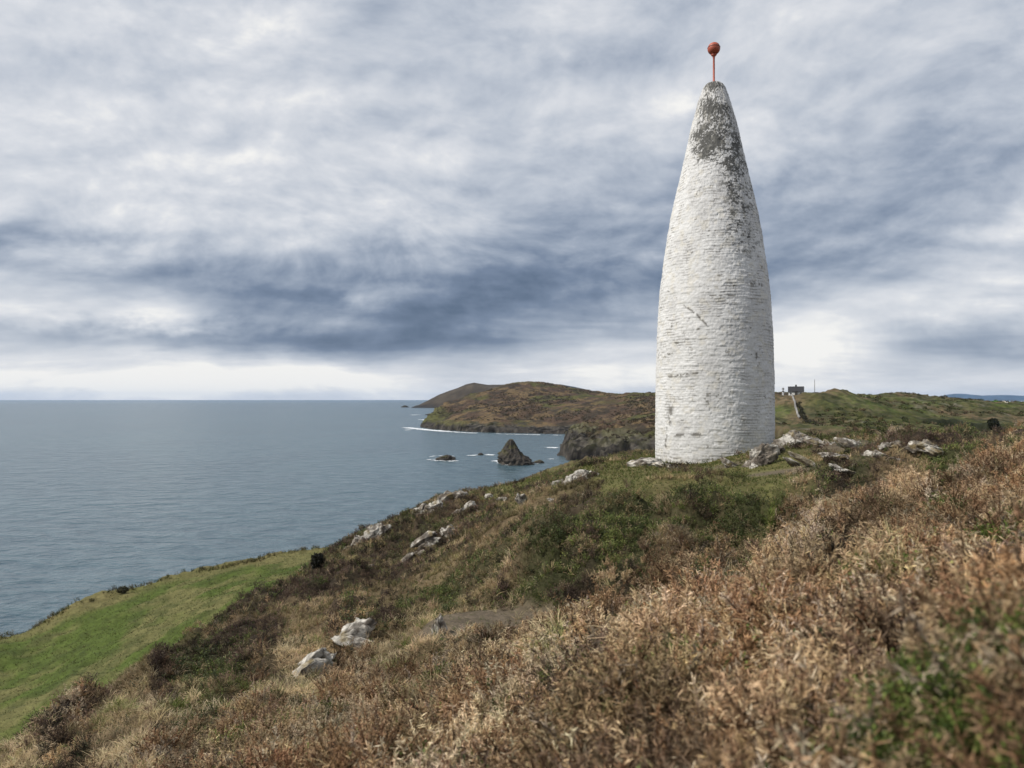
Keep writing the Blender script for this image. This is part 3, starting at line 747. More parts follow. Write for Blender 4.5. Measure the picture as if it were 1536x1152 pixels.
    spots = sstep(.70, .76, fbm(fx * 14, fy * 14, Zm * 9, seed=414, octv=3).ravel() * .75 + .25 * fl)
    c = mixcol(c, (.15,.14,.12), spots * .75)
    def g2(cx, cy, rx, ry): return (np.exp(-((pxo - cx) / rx) ** 2 - ((py - cy) / ry) ** 2) * front).ravel()
    st = 1.6 * g2(1070, 133, 16, 11) + 1.4 * g2(1062, 165, 15, 15) + 1.0 * g2(1086, 176, 9, 9) + 1.0 * g2(1050, 212, 17, 16) + 1.25 * g2(1056, 238, 15, 16) + .75 * g2(1076, 225, 10, 14) + .6 * g2(1104, 220, 8, 22) \
       + .8 * g2(1070, 195, 24, 30) + .55 * g2(1088, 250, 26, 34) + .40 * g2(1106, 290, 22, 50) + .36 * g2(1112, 375, 30, 40) + .25 * g2(1090, 345, 40, 60) + .22 * g2(1045, 300, 18, 40)
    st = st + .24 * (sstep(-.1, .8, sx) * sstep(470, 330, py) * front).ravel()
    st = st + (1 - front).ravel() * .5 * sstep(400, 150, py).ravel()
    tex = .45 * fbm(fx * 7, fy * 7, Zm * 4.5, seed=415, octv=5, gain=.7).ravel() + .55 * fbm(fx * 18, fy * 18, Zm * 16, seed=416, octv=4, gain=.7).ravel()
    mask = sstep(.58, .68, tex + .085 * np.minimum(st, 1.6) * sstep(420, 250, py).ravel() + .09 * np.minimum(st, 1.3))
    c = mixcol(c, (.42,.405,.375), sstep(.15, 1.2, st) * .55 * sstep(.35, .55, tex))
    c = mixcol(c, (.058,.057,.052), mask * .9 * np.clip(st * 1.6, 0, 1))
    c = mixcol(c, (.29,.28,.25), sstep(.56, .7, w2) * sstep(.3, .8, st) * .4)
    # cracks and the patched arch
    def seg(ax, ay, bx, by, wd):
        ex, ey = bx - ax, by - ay
        jx = 4 * (fbm(py * .15, py * 0, seed=417) - .5); 
        wx = pxo + jx - ax; wy = py + jx * .7 - ay
        t = np.clip((wx * ex + wy * ey) / (ex * ex + ey * ey), 0, 1)
        return (np.exp(-((wx - ex * t) ** 2 + (wy - ey * t) ** 2) / (wd * wd)) * front).ravel() * sstep(.38, .52, fl2)
    ck = np.maximum.reduce([seg(1028, 465, 1045, 478, 1.5), seg(1045, 478, 1062, 496, 1.5), seg(1062, 453, 1110, 455, 1.1), seg(1008, 610, 1008, 632, 3.2), seg(1118, 437, 1138, 437, 2.5), seg(1005, 566, 1048, 562, 1.6), seg(1130, 535, 1132, 552, 2.0), seg(1002, 640, 1002, 668, 1.6), seg(1016, 650, 1052, 648, 2.2)])
    c = mixcol(c, (.14,.13,.115), np.clip(ck * 1.2, 0, 1) * .85)
    fo = sstep(672, 700, py).ravel() * sstep(.4, .6, fl2); c = mixcol(c, (.25,.22,.17), fo * .55)
    co = np.c_[X.ravel(), Y.ravel(), (Zm - z0).ravel()]
    mesh_np('tower_shaft', co, grid_faces(n, m, True), M_TOWER, c, root, smooth=True)
    # mast and ball
    m_red = flat_mat('weathered_red_paint', (.40, .085, .045), .55, .25, 5.0)
    m_red2 = flat_mat('dark_red_band', (.12, .03, .022), .6, .25, 9.0)
    zt = top - z0
    ball_z = CZ - (73.2 - HY) * kz - z0
    bm = bmesh.new()
    def lathe(prof, seg=32):
        rings = []
        for r, z in prof:
            rings.append([bm.verts.new((r * math.cos(2 * math.pi * i / seg), r * math.sin(2 * math.pi * i / seg), z)) for i in range(seg)])
        for a, b in zip(rings, rings[1:]):
            for i in range(seg): bm.faces.new((a[i], a[(i + 1) % seg], b[(i + 1) % seg], b[i]))
        bm.faces.new(rings[-1]); bm.faces.new(rings[0][::-1])
    lathe([(.075, zt - .25), (.072, zt + .05), (.045, zt + .09), (.043, ball_z - .42), (.05, ball_z - .40), (.055, ball_z - .34), (.10, ball_z - .30), (.13, ball_z - .262)])
    mesh_bm('mast', bm, m_red, root, True)
    bm = bmesh.new(); a = .258
    pr = [(a * 1.04 * math.sin(t), ball_z - a * math.cos(t)) for t in np.linspace(.5, math.pi / 2 - .02, 9)] + [(a * 1.04, ball_z + .035), (a * .97, ball_z + .045)]
    pr += [(a * .97 * math.cos(t), ball_z + .06 + a * .80 * math.sin(t)) for t in np.linspace(.08, math.pi / 2 - .02, 11)]
    lathe(pr, 40)
    ball = mesh_bm('ball_finial', bm, m_red, root, True)
    bm = bmesh.new()
    lathe([(a * .9, ball_z + .020), (a * 1.05, ball_z + .028), (a * 1.07, ball_z + .045), (a * 1.04, ball_z + .070), (a * .9, ball_z + .078)], 40)
    mesh_bm('seam_band', bm, m_red2, ball, True)
    return root
build_tower()

# ------------------------------------------------------------------ cottage, mast, track wall, lone plants on the hill
def box(bm, x0, x1, y0, y1, z0, z1):
    v = [bm.verts.new(p) for p in ((x0,y0,z0),(x1,y0,z0),(x1,y1,z0),(x0,y1,z0),(x0,y0,z1),(x1,y0,z1),(x1,y1,z1),(x0,y1,z1))]
    for f in ((3,2,1,0),(4,5,6,7),(0,1,5,4),(1,2,6,5),(2,3,7,6),(3,0,4,7)): bm.faces.new([v[i] for i in f])
def build_house():
    d = 338; p = at(1194, 596, d); zb = on_mesh(hill, p[0], p[1]) - .3
    want = CZ - (595.5 - HY) / F * d
    root = empty('cottage', (p[0], p[1], max(zb, want) + .7), -math.atan2(p[0], p[1]))
    tag(root, 'small white cottage with a dark slate roof and chimney on the hill skyline', 'cottage')
    k = d / F; W = 22 * k / 2; D = 2.4; hw = 1.7; hr = 4.0
    m_w = flat_mat('white_render', (.72,.71,.68), .85); m_r = flat_mat('slate_roof', (.026,.026,.029), .8, .3, 3); m_d = flat_mat('dark_timber', (.05,.045,.04), .7)
    m_g = flat_mat('dark_window', (.03,.035,.04), .2)
    bm = bmesh.new(); box(bm, -W + .15, W - .15, -D, D, -.8, hw)
    for sgn in (-1, 1):
        x = sgn * (W - .15); a, b, c = (bm.verts.new((x, -D, hw)), bm.verts.new((x, D, hw)), bm.verts.new((x, 0, hr - .15)))
        bm.faces.new((a, b, c))
    mesh_bm('wall', bm, m_w, root)
    bm = bmesh.new()
    for sgn in (-1, 1):
        a = [(-W - .1, sgn * (D + .3), hw - .12), (W + .1, sgn * (D + .3), hw - .12), (W + .1, 0, hr), (-W - .1, 0, hr)]
        t = [bm.verts.new(q) for q in a]; u = [bm.verts.new((q[0], q[1], q[2] + .14)) for q in a]
        bm.faces.new(t); bm.faces.new(u[::-1])
        for i in range(4): bm.faces.new((t[i], u[i], u[(i + 1) % 4], t[(i + 1) % 4]))
    roof = mesh_bm('roof', bm, m_r, root)
    bm = bmesh.new(); box(bm, -.35, .35, -.3, .3, hr - .5, hr + .75); box(bm, -.42, .42, -.37, .37, hr + .75, hr + .9)
    mesh_bm('chimney', bm, m_r, roof)
    bm = bmesh.new(); box(bm, -.55, .65, -D - .9, -D - .003, -.8, 1.75); box(bm, -.7, .8, -D - 1.05, -D - .003, 1.752, 1.95)
    mesh_bm('porch', bm, m_d, root)
    bm = bmesh.new(); box(bm, W - .1, W + .9, -1.2, 1.4, -.8, 1.4)
    mesh_bm('lean_to', bm, m_d, root)
    for xx in (-2.2, 2.0):
        bm = bmesh.new(); box(bm, xx - .35, xx + .35, -D - .03, -D + .1, .45, 1.3); w = mesh_bm('window', bm, m_g, root)
        bm = bmesh.new(); box(bm, xx - .42, xx + .42, -D - .08, -D - .0, .36, .446); mesh_bm('sill', bm, m_w, w)
    # radio pole beyond the house
    d2 = 330; p2 = at(1222, 590, d2); z2 = on_mesh(hill, p2[0], p2[1])
    h = CZ - (569 - HY) / F * d2 - z2
    bm = bmesh.new(); bmesh.ops.create_cone(bm, segments=10, radius1=.16, radius2=.09, depth=h + 1, cap_ends=True); bmesh.ops.translate(bm, verts=bm.verts, vec=(0, 0, h / 2 - .5))
    o = mesh_bm('utility_pole', bm, flat_mat('grey_wood_pole', (.12,.11,.10)), None); o.location = (p2[0], p2[1], z2)
    tag(o, 'tall thin bare pole standing on the hill right of the cottage', 'pole')
    # signal post left of the house
    d3 = 345; p3 = at(1174.5, 595, d3); z3 = on_mesh(hill, p3[0], p3[1])
    root3 = empty('signal_post', (p3[0], p3[1], z3)); tag(root3, 'white post with dark crossboards on the skyline left of the cottage', 'post')
    h3 = max(3.5, CZ - (581 - HY) / F * d3 - z3)
    bm = bmesh.new(); box(bm, -.3, .3, -.2, .2, -.5, h3); mesh_bm('post', bm, flat_mat('white_post', (.7,.7,.7)), root3)
    for f in (.85, .62):
        bm = bmesh.new(); box(bm, -.55, .55, -.28, -.203, h3 * f - .25, h3 * f + .2); mesh_bm('board', bm, m_d, root3)
build_house()

def ribbon_wall(name, label, cat, pts, h, wd, col, group=None, seed=0, lump=.25):
    """a low wall or hedge laid along the hillside"""
    P = np.array([at(*p)[:2] for p in pts]); t = np.linspace(0, len(P) - 1, 60)
    X = np.interp(t, np.arange(len(P)), P[:, 0]); Y = np.interp(t, np.arange(len(P)), P[:, 1])
    Zg = np.array([on_mesh(hill, a, b) for a, b in zip(X, Y)])
    a = np.linspace(0, np.pi, 9)
    tx, ty = np.gradient(X), np.gradient(Y); ln = np.hypot(tx, ty)
    nx, ny = -ty / ln, tx / ln
    hh = h * (1 + lump * 2 * (fbm(t * 1.7, t * 0, seed=seed) - .5)); ww = wd * (1 + lump * (fbm(t * 1.3, t * 0 + 5, seed=seed) - .5))
    off = np.cos(a); up = np.sin(a) ** .6
    nz = 1 + lump * 1.5 * (fbm(np.repeat(t[:, None], 9, 1) * 3, np.repeat(a[None], 60, 0) * 2, seed=seed + 2) - .5)
    xs = X[:, None] + nx[:, None] * off[None] * ww[:, None] * nz; ys = Y[:, None] + ny[:, None] * off[None] * ww[:, None] * nz
    zs = Zg[:, None] - .4 + (up[None] * (hh[:, None] + .4)) * nz
    c = np.tile(np.array(col), (xs.size, 1)) * (.6 + .8 * fbm(xs.ravel() * .6, ys.ravel() * .6, zs.ravel() * .6, seed=seed + 4))[:, None]
    return tag(mesh_np(name, np.c_[xs.ravel(), ys.ravel(), zs.ravel()], grid_faces(9, 60), M_LAND, c), label, cat, group)
ribbon_wall('stone_wall', 'pale stone wall running downhill from the cottage', 'wall', [(1184,602,330),(1190,609,310),(1195,616,290),(1200,622,272)], .7, .4, (.22,.21,.20), seed=500)
def hedge_row(label, pts, seed):
    P = np.array([at(*p)[:2] for p in pts]); t = np.linspace(0, len(P) - 1, 46); r = np.random.default_rng(seed)
    X = np.interp(t, np.arange(len(P)), P[:, 0]); Y = np.interp(t, np.arange(len(P)), P[:, 1]); x0, y0 = X[0], Y[0]; z0 = on_mesh(hill, x0, y0)
    root = empty('hedge', (x0, y0, z0)); tag(root, label, 'hedge'); CO, FA, TI, n = [], [], [], 0
    for a, b in zip(X + r.normal(size=46) * .5, Y + r.normal(size=46) * .5):
        q = r.uniform(.5, 1.15); co, fa, ti = leaf_cloud((a - x0, b - y0, on_mesh(hill, a, b) - z0 + .35 * q), (1.1 * q, 1.1 * q, .75 * q), 150, .17, (.034, .034, .02), int(a * 10) % 1000)
        CO.append(co); FA.append(fa + n); TI.append(ti); n += len(co)
    mesh_np('foliage', np.concatenate(CO), np.concatenate(FA), M_LEAF, np.concatenate(TI), root)
ribbon_wall('stone_wall', 'thin pale field wall slanting down the hillside at far right', 'wall', [(1499,613,470),(1506,619,420),(1512,625,370)], .6, .3, (.36,.33,.27), seed=520)

def leaf_cloud(center, radii, n, size, col, seed, flat=.5):
    """small leaf faces spread through a lumpy volume"""
    r = np.random.default_rng(seed)
    p = r.normal(size=(n, 3)); p /= np.linalg.norm(p, axis=1)[:, None]
    lump = .65 + .7 * fbm(p[:, 0] * 2 + seed, p[:, 1] * 2, p[:, 2] * 2, seed=seed, octv=3)
    p = p * (r.uniform(.25, 1, n) ** .45 * lump)[:, None] * np.array(radii)
    dirs = r.normal(size=(n, 3)); dirs /= np.linalg.norm(dirs, axis=1)[:, None]
    sid = np.cross(dirs, r.normal(size=(n, 3))); sid /= np.linalg.norm(sid, axis=1)[:, None]
    s = size * r.uniform(.6, 1.4, n)[:, None]
    co = np.stack([p - dirs * s, p + sid * s * flat, p + dirs * s, p - sid * s * flat], 1) + np.array(center)
    t = np.array(col)[None] * r.uniform(.55, 1.5, (n, 1)) * np.array([1, 1, 1])
    return co.reshape(-1, 3), np.arange(4 * n).reshape(-1, 4), np.repeat(t, 4, 0)
hedge_row('dark gorse hedge continuing downhill below the pale stone wall', [(1199,611,300),(1206,620,275),(1214,630,250),(1222,640,226)], 510)
def lone_plant(name, label, cat, px, d, hgt, wid, col, seed, trunk=True, base=None, n=900, ls=.12):
    d = d if d > 0 else cast(px, -d, 55)
    x = (px - CX) / F * d; z = base if base is not None else gz(x, d)
    root = empty(name, (x, d, z)); tag(root, label, cat)
    co, fa, ti = leaf_cloud((0, 0, hgt * (.66 if trunk else .5)), (wid / 2, wid / 2, hgt * (.36 if trunk else .5)), n, ls, col, seed)
    mesh_np('crown', co, fa, M_LEAF, ti, root)
    bm = bmesh.new()
    for k in range(5 if trunk else 4):
        a = k * 2.4 + seed; tip = Vector((math.cos(a) * wid * .25, math.sin(a) * wid * .25, hgt * .75)) if k else Vector((wid * .04, 0, hgt * .8))
        st = Vector((0, 0, -.3)) if k == 0 else Vector((0, 0, hgt * (.3 if trunk else .02)))
        ax = (tip - st); q = ax.to_track_quat('Z', 'Y'); rr = hgt * (.035 if k == 0 else .018)
        g = bmesh.ops.create_cone(bm, segments=7, radius1=rr, radius2=rr * .35, depth=ax.length, cap_ends=True)
        for v in g['verts']: v.co = q @ v.co + (st + tip) / 2
    mesh_bm('trunk', bm, flat_mat(name + '_bark', (.05,.04,.032)), root)
    return root
lone_plant('bush', 'lone dark bush where the pasture meets the heath bank', 'bush', 477, -857, .8, .62, (.018,.018,.012), 601, False, n=1400, ls=.05)
px_, d_ = 1490, 262; x_ = (px_ - CX) / F * d_
lone_plant('tree', 'small dark windblown tree above the scarp at far right', 'tree', px_, d_, 6.0, 3.6, (.022,.026,.014), 602, True, on_mesh(hill, x_, d_) - .2, 1500, .28)
lone_plant('bush', 'tiny dark bush on the outer brow of the green pasture', 'bush', 184, -890, .6, 1.0, (.045,.042,.02), 603, False, n=700, ls=.06)

# ------------------------------------------------------------------ plant prototypes
def strip(pts, widths, side):
    """a tapering ribbon as triangles"""
    co = []; fa = []
    for i, (p, w) in enumerate(zip(pts, widths)):
        if w > 0: co += [p - side * w, p + side * w]
        else: co += [p]
    n = len(pts)
    for i in range(n - 1):
        a = 2 * i
        if i == n - 2 and widths[-1] == 0: fa += [(a, a + 1, a + 2)]
        else: fa += [(a, a + 1, a + 3), (a, a + 3, a + 2)]
    return co, fa
def proto_join(parts):
    co = []; fa = []; ti = []
    for c, f, t in parts:
        b = len(co); co += list(c); fa += [tuple(i + b for i in q) for q in f]; ti += list(t)
    return np.array(co), np.array(fa), np.array(ti)
def unit(v): v = np.asarray(v, float); return v / (np.linalg.norm(v) + 1e-9)
def gorse_proto(r, needles=34, nl=.15, nw=.010, side_shoots=2):
    """one spiny shoot, about 1 unit tall"""
    parts = []
    def shoot(o, d, L, k):
        bend = r.normal(size=3) * .18; pts = [o + d * L * t + bend * L * t * t for t in (0, .35, .7, 1)]
        s = unit(np.cross(d, r.normal(size=3)))
        for sd_ in (s, unit(np.cross(d, s))):
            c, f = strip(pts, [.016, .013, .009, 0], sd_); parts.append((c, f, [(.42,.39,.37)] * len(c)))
        for i in range(k):
            t = r.uniform(.12, 1.0); p = o + d * L * t + bend * L * t * t
            out = unit(r.normal(size=3)); nd = unit(out * .9 + d * r.uniform(.2, 1.0))
            ln = nl * r.uniform(.6, 1.35) * (1.15 - .5 * t); w = unit(np.cross(nd, r.normal(size=3))) * nw
            q = r.uniform(.75, 1.25)
            parts.append(([p - w, p + w, p + nd * ln], [(0, 1, 2)], [(q*.42,q*.39,q*.37)] * 2 + [(q*1.65,q*1.62,q*1.56)]))  # dark wood, pale tips; contrast pushed to paint shaded gaps and highlights
    up = np.array((0, 0, 1.0))
    shoot(np.zeros(3), unit(up + r.normal(size=3) * .1), 1.0, needles)
    for j in range(side_shoots):
        shoot(np.array((0, 0, r.uniform(.15, .45))), unit(up * .7 + unit(r.normal(size=3) * (1, 1, .2)) * .8), r.uniform(.4, .65), needles // 2)
    return proto_join(parts)
def grass_proto(r, blades=12, w=.012, droop=.6, spread=.5):
    parts = []
    for i in range(blades):
        a = r.uniform(0, 6.283); h = np.array((math.cos(a), math.sin(a), 0)); L = r.uniform(.55, 1.1); dr = droop * r.uniform(.3, 1.5); sp = spread * r.uniform(.2, 1.2)
        o = h * r.uniform(0, .08) + np.array((r.normal() * .03, r.normal() * .03, 0)); pts = []
        for t in (0, .3, .6, .85, 1):
            pts.append(o + L * (h * (sp * t + dr * .55 * t * t) + np.array((0, 0, t * (1 - .25 * sp) - dr * .5 * t ** 3))))
        s = unit(np.cross(h, (0, 0, 1)) + r.normal(size=3) * .4)
        c, f = strip(pts, [w, w, w * .85, w * .5, 0], s); q = r.uniform(.75, 1.25)
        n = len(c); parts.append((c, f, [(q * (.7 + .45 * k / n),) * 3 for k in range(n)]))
    return proto_join(parts)
def heather_proto(r, stems=12, tufts=5, w=.03):
    parts = []
    for i in range(stems):
        d = unit(np.array((0, 0, 1.0)) + unit(r.normal(size=3) * (1, 1, .1)) * r.uniform(.1, .75)); L = r.uniform(.6, 1.05)
        s = unit(np.cross(d, r.normal(size=3)))
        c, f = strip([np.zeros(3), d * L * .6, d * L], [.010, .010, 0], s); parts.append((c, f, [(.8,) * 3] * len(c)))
        for k in range(tufts):
            p = d * L * r.uniform(.4, 1.0); nd = unit(d * .7 + r.normal(size=3) * .7); q = r.uniform(.7, 1.35)
            ww = unit(np.cross(nd, r.normal(size=3))) * w; ln = r.uniform(.08, .18)
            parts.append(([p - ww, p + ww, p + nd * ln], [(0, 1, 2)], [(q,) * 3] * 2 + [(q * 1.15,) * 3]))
    return proto_join(parts)
def leafy_proto(r, leaves=30, lw=.05, ll=.13):
    parts = []
    for b in range(4):
        d = unit(np.array((0, 0, 1.0)) + unit(r.normal(size=3) * (1, 1, .1)) * r.uniform(.1, .7)); L = r.uniform(.7, 1.0)
        s = unit(np.cross(d, r.normal(size=3))); c, f = strip([np.zeros(3), d * L * .5, d * L], [.014, .011, 0], s); parts.append((c, f, [(.5,.4,.35)] * len(c)))
        for k in range(leaves // 4):
            t = r.uniform(.25, 1.02); p = d * L * t; nd = unit(d * r.uniform(.2, .9) + unit(r.normal(size=3)) * .8); q = r.uniform(.65, 1.2) * (.75 + .5 * t)
            ww = unit(np.cross(nd, r.normal(size=3))) * lw * r.uniform(.7, 1.2); ln = ll * r.uniform(.7, 1.25)
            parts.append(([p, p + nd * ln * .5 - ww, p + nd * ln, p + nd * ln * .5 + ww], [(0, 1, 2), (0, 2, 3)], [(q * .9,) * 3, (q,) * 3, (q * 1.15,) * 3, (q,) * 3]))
    return proto_join(parts)

def scatter(name, protos, pos, scale, tint, mat, tilt=.35, kind='stuff', parent=None, lean=None):
    """join many copies of a few plant shapes into one growth"""
    n = len(pos); r = np.random.default_rng(len(pos) + 5)
    yaw = r.uniform(0, 2 * np.pi, n); tv = r.normal(size=(n, 2)) * tilt * .75
    if lean is not None: tv = tv + lean
    tl = np.clip(np.hypot(tv[:, 0], tv[:, 1]), 1e-4, 1.35); ta = np.arctan2(-tv[:, 0], tv[:, 1]) + np.pi
    # axis-angle tilt after yaw
    cy, sy = np.cos(yaw), np.sin(yaw); Rz = np.zeros((n, 3, 3)); Rz[:, 0, 0] = cy; Rz[:, 0, 1] = -sy; Rz[:, 1, 0] = sy; Rz[:, 1, 1] = cy; Rz[:, 2, 2] = 1
    kx, ky = -tv[:, 1] / np.hypot(tv[:, 0], tv[:, 1]), tv[:, 0] / np.hypot(tv[:, 0], tv[:, 1]); K = np.zeros((n, 3, 3)); K[:, 0, 2] = ky; K[:, 1, 2] = -kx; K[:, 2, 0] = -ky; K[:, 2, 1] = kx
    Rt = np.eye(3)[None] + np.sin(tl)[:, None, None] * K + (1 - np.cos(tl))[:, None, None] * (K @ K)
    R = Rt @ Rz
    which = r.integers(0, len(protos), n); CO = []; FA = []; TI = []; base = 0
    for k, (pc, pf, pt) in enumerate(protos):
        idx = np.where(which == k)[0]
        if not len(idx): continue
        v = np.einsum('nij,vj->nvi', R[idx], pc) * scale[idx][:, None, None] + pos[idx][:, None, :]
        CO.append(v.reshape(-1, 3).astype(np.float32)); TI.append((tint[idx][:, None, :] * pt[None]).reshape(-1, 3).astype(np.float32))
        FA.append((pf[None] + (np.arange(len(idx)) * len(pc))[:, None, None] + base).reshape(-1, 3).astype(np.int32)); base += len(idx) * len(pc)
    o = mesh_np(name, np.concatenate(CO), np.concatenate(FA), mat, np.concatenate(TI), parent)
    if kind: tag(o, kind=kind)
    print(name, n, 'plants', sum(len(f) for f in FA), 'tris')
    return o

def polar_points(n, d0, d1, a0, a1, p=1.0):
    u = rng.uniform(0, 1, n)
    if p == 1.0: d = d0 + (d1 - d0) * u
    elif p == 2.0: d = d0 * (d1 / d0) ** u
    else: e = 2 - p; d = (d0 ** e + (d1 ** e - d0 ** e) * u) ** (1 / e)
    a = np.radians(rng.uniform(a0, a1, n))
    return d * np.sin(a), d * np.cos(a), d
def palette(n, cols, jitter=.25):
    cols = np.array(cols); c = cols[rng.integers(0, len(cols), n)]
    return c * rng.uniform(1 - jitter, 1 + jitter, (n, 1)) * rng.uniform(.93, 1.07, (n, 3))

DEAD = [(.54,.42,.27),(.46,.34,.21),(.64,.53,.37),(.31,.21,.13),(.36,.225,.13),(.55,.46,.35),(.17,.12,.08),(.50,.38,.235),(.58,.43,.25),(.24,.155,.09)]
DRYC = [(.54,.43,.26),(.60,.49,.32),(.46,.35,.20),(.50,.37,.22)]
HEAC = [(.05,.04,.03),(.13,.090,.066),(.095,.066,.052),(.165,.115,.08),(.115,.092,.058),(.075,.058,.044)]
GREC = [(.095,.120,.034),(.075,.092,.028),(.125,.145,.042),(.08,.095,.042),(.17,.135,.07)]
TURC = [(.080,.110,.022),(.062,.092,.017),(.12,.12,.038),(.21,.18,.085),(.05,.078,.015)]

def grow():
    r = np.random.default_rng(3)
    G_near = [gorse_proto(r, 62, .17, .0135, 3) for _ in range(7)]
    G_mid = [gorse_proto(r, 22, .22, .020, 2) for _ in range(5)]
    D_near = [grass_proto(r, 14, .010, .7, .6) for _ in range(6)]
    D_mid = [grass_proto(r, 11, .018, .6, .6) for _ in range(5)]
    D_far = [grass_proto(r, 8, .030, .4, .5) for _ in range(4)]
    H_near = [heather_proto(r, 14, 7, .022) for _ in range(5)]
    H_far = [heather_proto(r, 10, 4, .045) for _ in range(4)]
    L_near = [leafy_proto(r, 32, .035, .11) for _ in range(5)]
    L_far = [leafy_proto(r, 20, .06, .16) for _ in range(4)]
    def run(n, d0, d1, p, cell, cr, seed):
        x, y, d = polar_points(n, d0, d1, -41, 41, p)
        sd = sdf_poly(x, y, COASTXY); tw = np.hypot(x - TX, y - TD)
        keep = (sd < -0.2) & (tw > 2.45); x, y, d = x[keep], y[keep], d[keep]
        w, past = zones(x, y)
        f, vx, vy, a, b = worley(x, y, cell, seed)
        # a clump is mostly of one kind, with strays of its neighbours
        u = np.where(rng.uniform(0, 1, len(x)) < .72, b, rng.uniform(0, 1, len(x)))
        cs = np.cumsum(w, 0); t = (cs < u[None] * cs[-1]).sum(0)
        q = rng.uniform(0, 1, len(x)); heath = (t < 4) & (past < .5)
        t = np.where(heath & (q < .09), 1, t); t = np.where(heath & (q > .875), 3, t)
        P = np.c_[x, y, ground(x, y)]
        lean = np.c_[vx, vy] / cr * .75 * (t < 4)[:, None]
        tone = (.55 + .85 * ((a * 7.31) % 1))[:, None] * (.75 + .45 * np.clip(1 - (f / cr) ** 2, 0, 1))[:, None] ** .0
        return P, d, t, past, lean, tone, b
    def pal2(k, b, cols, tone, jit=.22):
        """colours that keep to one hue within a clump"""
        n = int(k.sum()); cols = np.array(cols); i0 = ((b[k] * 991.7) % 1 * len(cols)).astype(int) % len(cols)
        i = np.where(rng.uniform(0, 1, n) < .6, i0, rng.integers(0, len(cols), n))
        return cols[i] * tone[k] * rng.uniform(1 - jit, 1 + jit, (n, 1)) * rng.uniform(.95, 1.05, (n, 3))
    # ---- near heath
    P, d, t, past, lean, tone, b = run(84000, .7, 16, 1.3, .52, .40, 500)
    k = t == 0; n = k.sum()
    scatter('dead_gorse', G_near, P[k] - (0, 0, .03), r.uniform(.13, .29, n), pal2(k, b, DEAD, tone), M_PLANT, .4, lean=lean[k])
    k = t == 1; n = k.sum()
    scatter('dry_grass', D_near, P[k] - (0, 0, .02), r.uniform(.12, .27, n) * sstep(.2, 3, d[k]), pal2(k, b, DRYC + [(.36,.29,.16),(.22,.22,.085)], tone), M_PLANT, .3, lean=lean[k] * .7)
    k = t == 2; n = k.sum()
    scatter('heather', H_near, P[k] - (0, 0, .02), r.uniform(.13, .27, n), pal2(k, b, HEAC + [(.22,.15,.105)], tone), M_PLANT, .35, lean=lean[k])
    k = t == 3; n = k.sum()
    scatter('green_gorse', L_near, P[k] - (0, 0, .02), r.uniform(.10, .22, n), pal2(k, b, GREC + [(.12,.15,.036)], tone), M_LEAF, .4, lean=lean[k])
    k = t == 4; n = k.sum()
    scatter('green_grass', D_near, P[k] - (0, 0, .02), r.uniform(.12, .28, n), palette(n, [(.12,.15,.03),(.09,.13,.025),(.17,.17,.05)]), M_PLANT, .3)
    k = (t == 5) & (rng.uniform(0, 1, len(t)) < .22) & (d > 3); n = k.sum()
    scatter('sparse_grass', D_near, P[k] - (0, 0, .02), r.uniform(.05, .13, n), palette(n, [(.10,.13,.035),(.16,.15,.06),(.08,.10,.03)]), M_PLANT, .3)
    # ---- heath from 14 m outwards
    P, d, t, past, lean, tone, b = run(140000, 14, 80, 1.35, 1.3, .95, 510)
    g = np.clip(d / 30, .7, 1.35)
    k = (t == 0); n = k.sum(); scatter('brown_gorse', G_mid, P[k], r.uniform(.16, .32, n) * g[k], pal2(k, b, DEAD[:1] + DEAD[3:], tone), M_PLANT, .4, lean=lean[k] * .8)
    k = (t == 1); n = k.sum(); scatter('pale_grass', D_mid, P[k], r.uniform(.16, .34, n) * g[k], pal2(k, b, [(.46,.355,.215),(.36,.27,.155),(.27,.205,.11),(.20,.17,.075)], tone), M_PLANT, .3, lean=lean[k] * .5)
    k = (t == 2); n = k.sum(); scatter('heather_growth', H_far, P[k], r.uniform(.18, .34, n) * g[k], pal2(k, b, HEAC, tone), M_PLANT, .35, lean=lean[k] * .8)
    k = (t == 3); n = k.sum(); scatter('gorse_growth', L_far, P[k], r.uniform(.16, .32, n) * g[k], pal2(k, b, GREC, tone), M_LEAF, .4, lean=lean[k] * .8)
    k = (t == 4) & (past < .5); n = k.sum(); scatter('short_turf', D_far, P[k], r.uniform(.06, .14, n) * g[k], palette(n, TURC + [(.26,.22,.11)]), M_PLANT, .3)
    # ---- pasture
    P, d, t, past, lean, tone, b = run(90000, 24, 92, 1.1, 1.3, .95, 520)
    sd = sdf_poly(P[:, 0], P[:, 1], COASTXY) + 3 * (fbm(P[:, 0] * .18, P[:, 1] * .18, seed=77) - .5)
    e = (past > .5) & (sd > -1.9) & (b < .75); n = e.sum(); scatter('cliff_edge_growth', H_far + D_mid, P[e], r.uniform(.18, .5, n), pal2(e, b, [(.10,.085,.04),(.06,.06,.025),(.15,.12,.06),(.07,.085,.025)], tone), M_PLANT, .4)
    k = past > .5; n = k.sum(); scatter('pasture_grass', D_far, P[k], r.uniform(.05, .13, n) * np.clip(d[k] / 45, .8, 1.3), palette(n, [(.076,.100,.023),(.070,.094,.021),(.105,.105,.038),(.17,.15,.07),(.060,.072,.020),(.12,.11,.05)]), M_PLANT, .35)
    return L_near, G_near
LN, GN = grow()

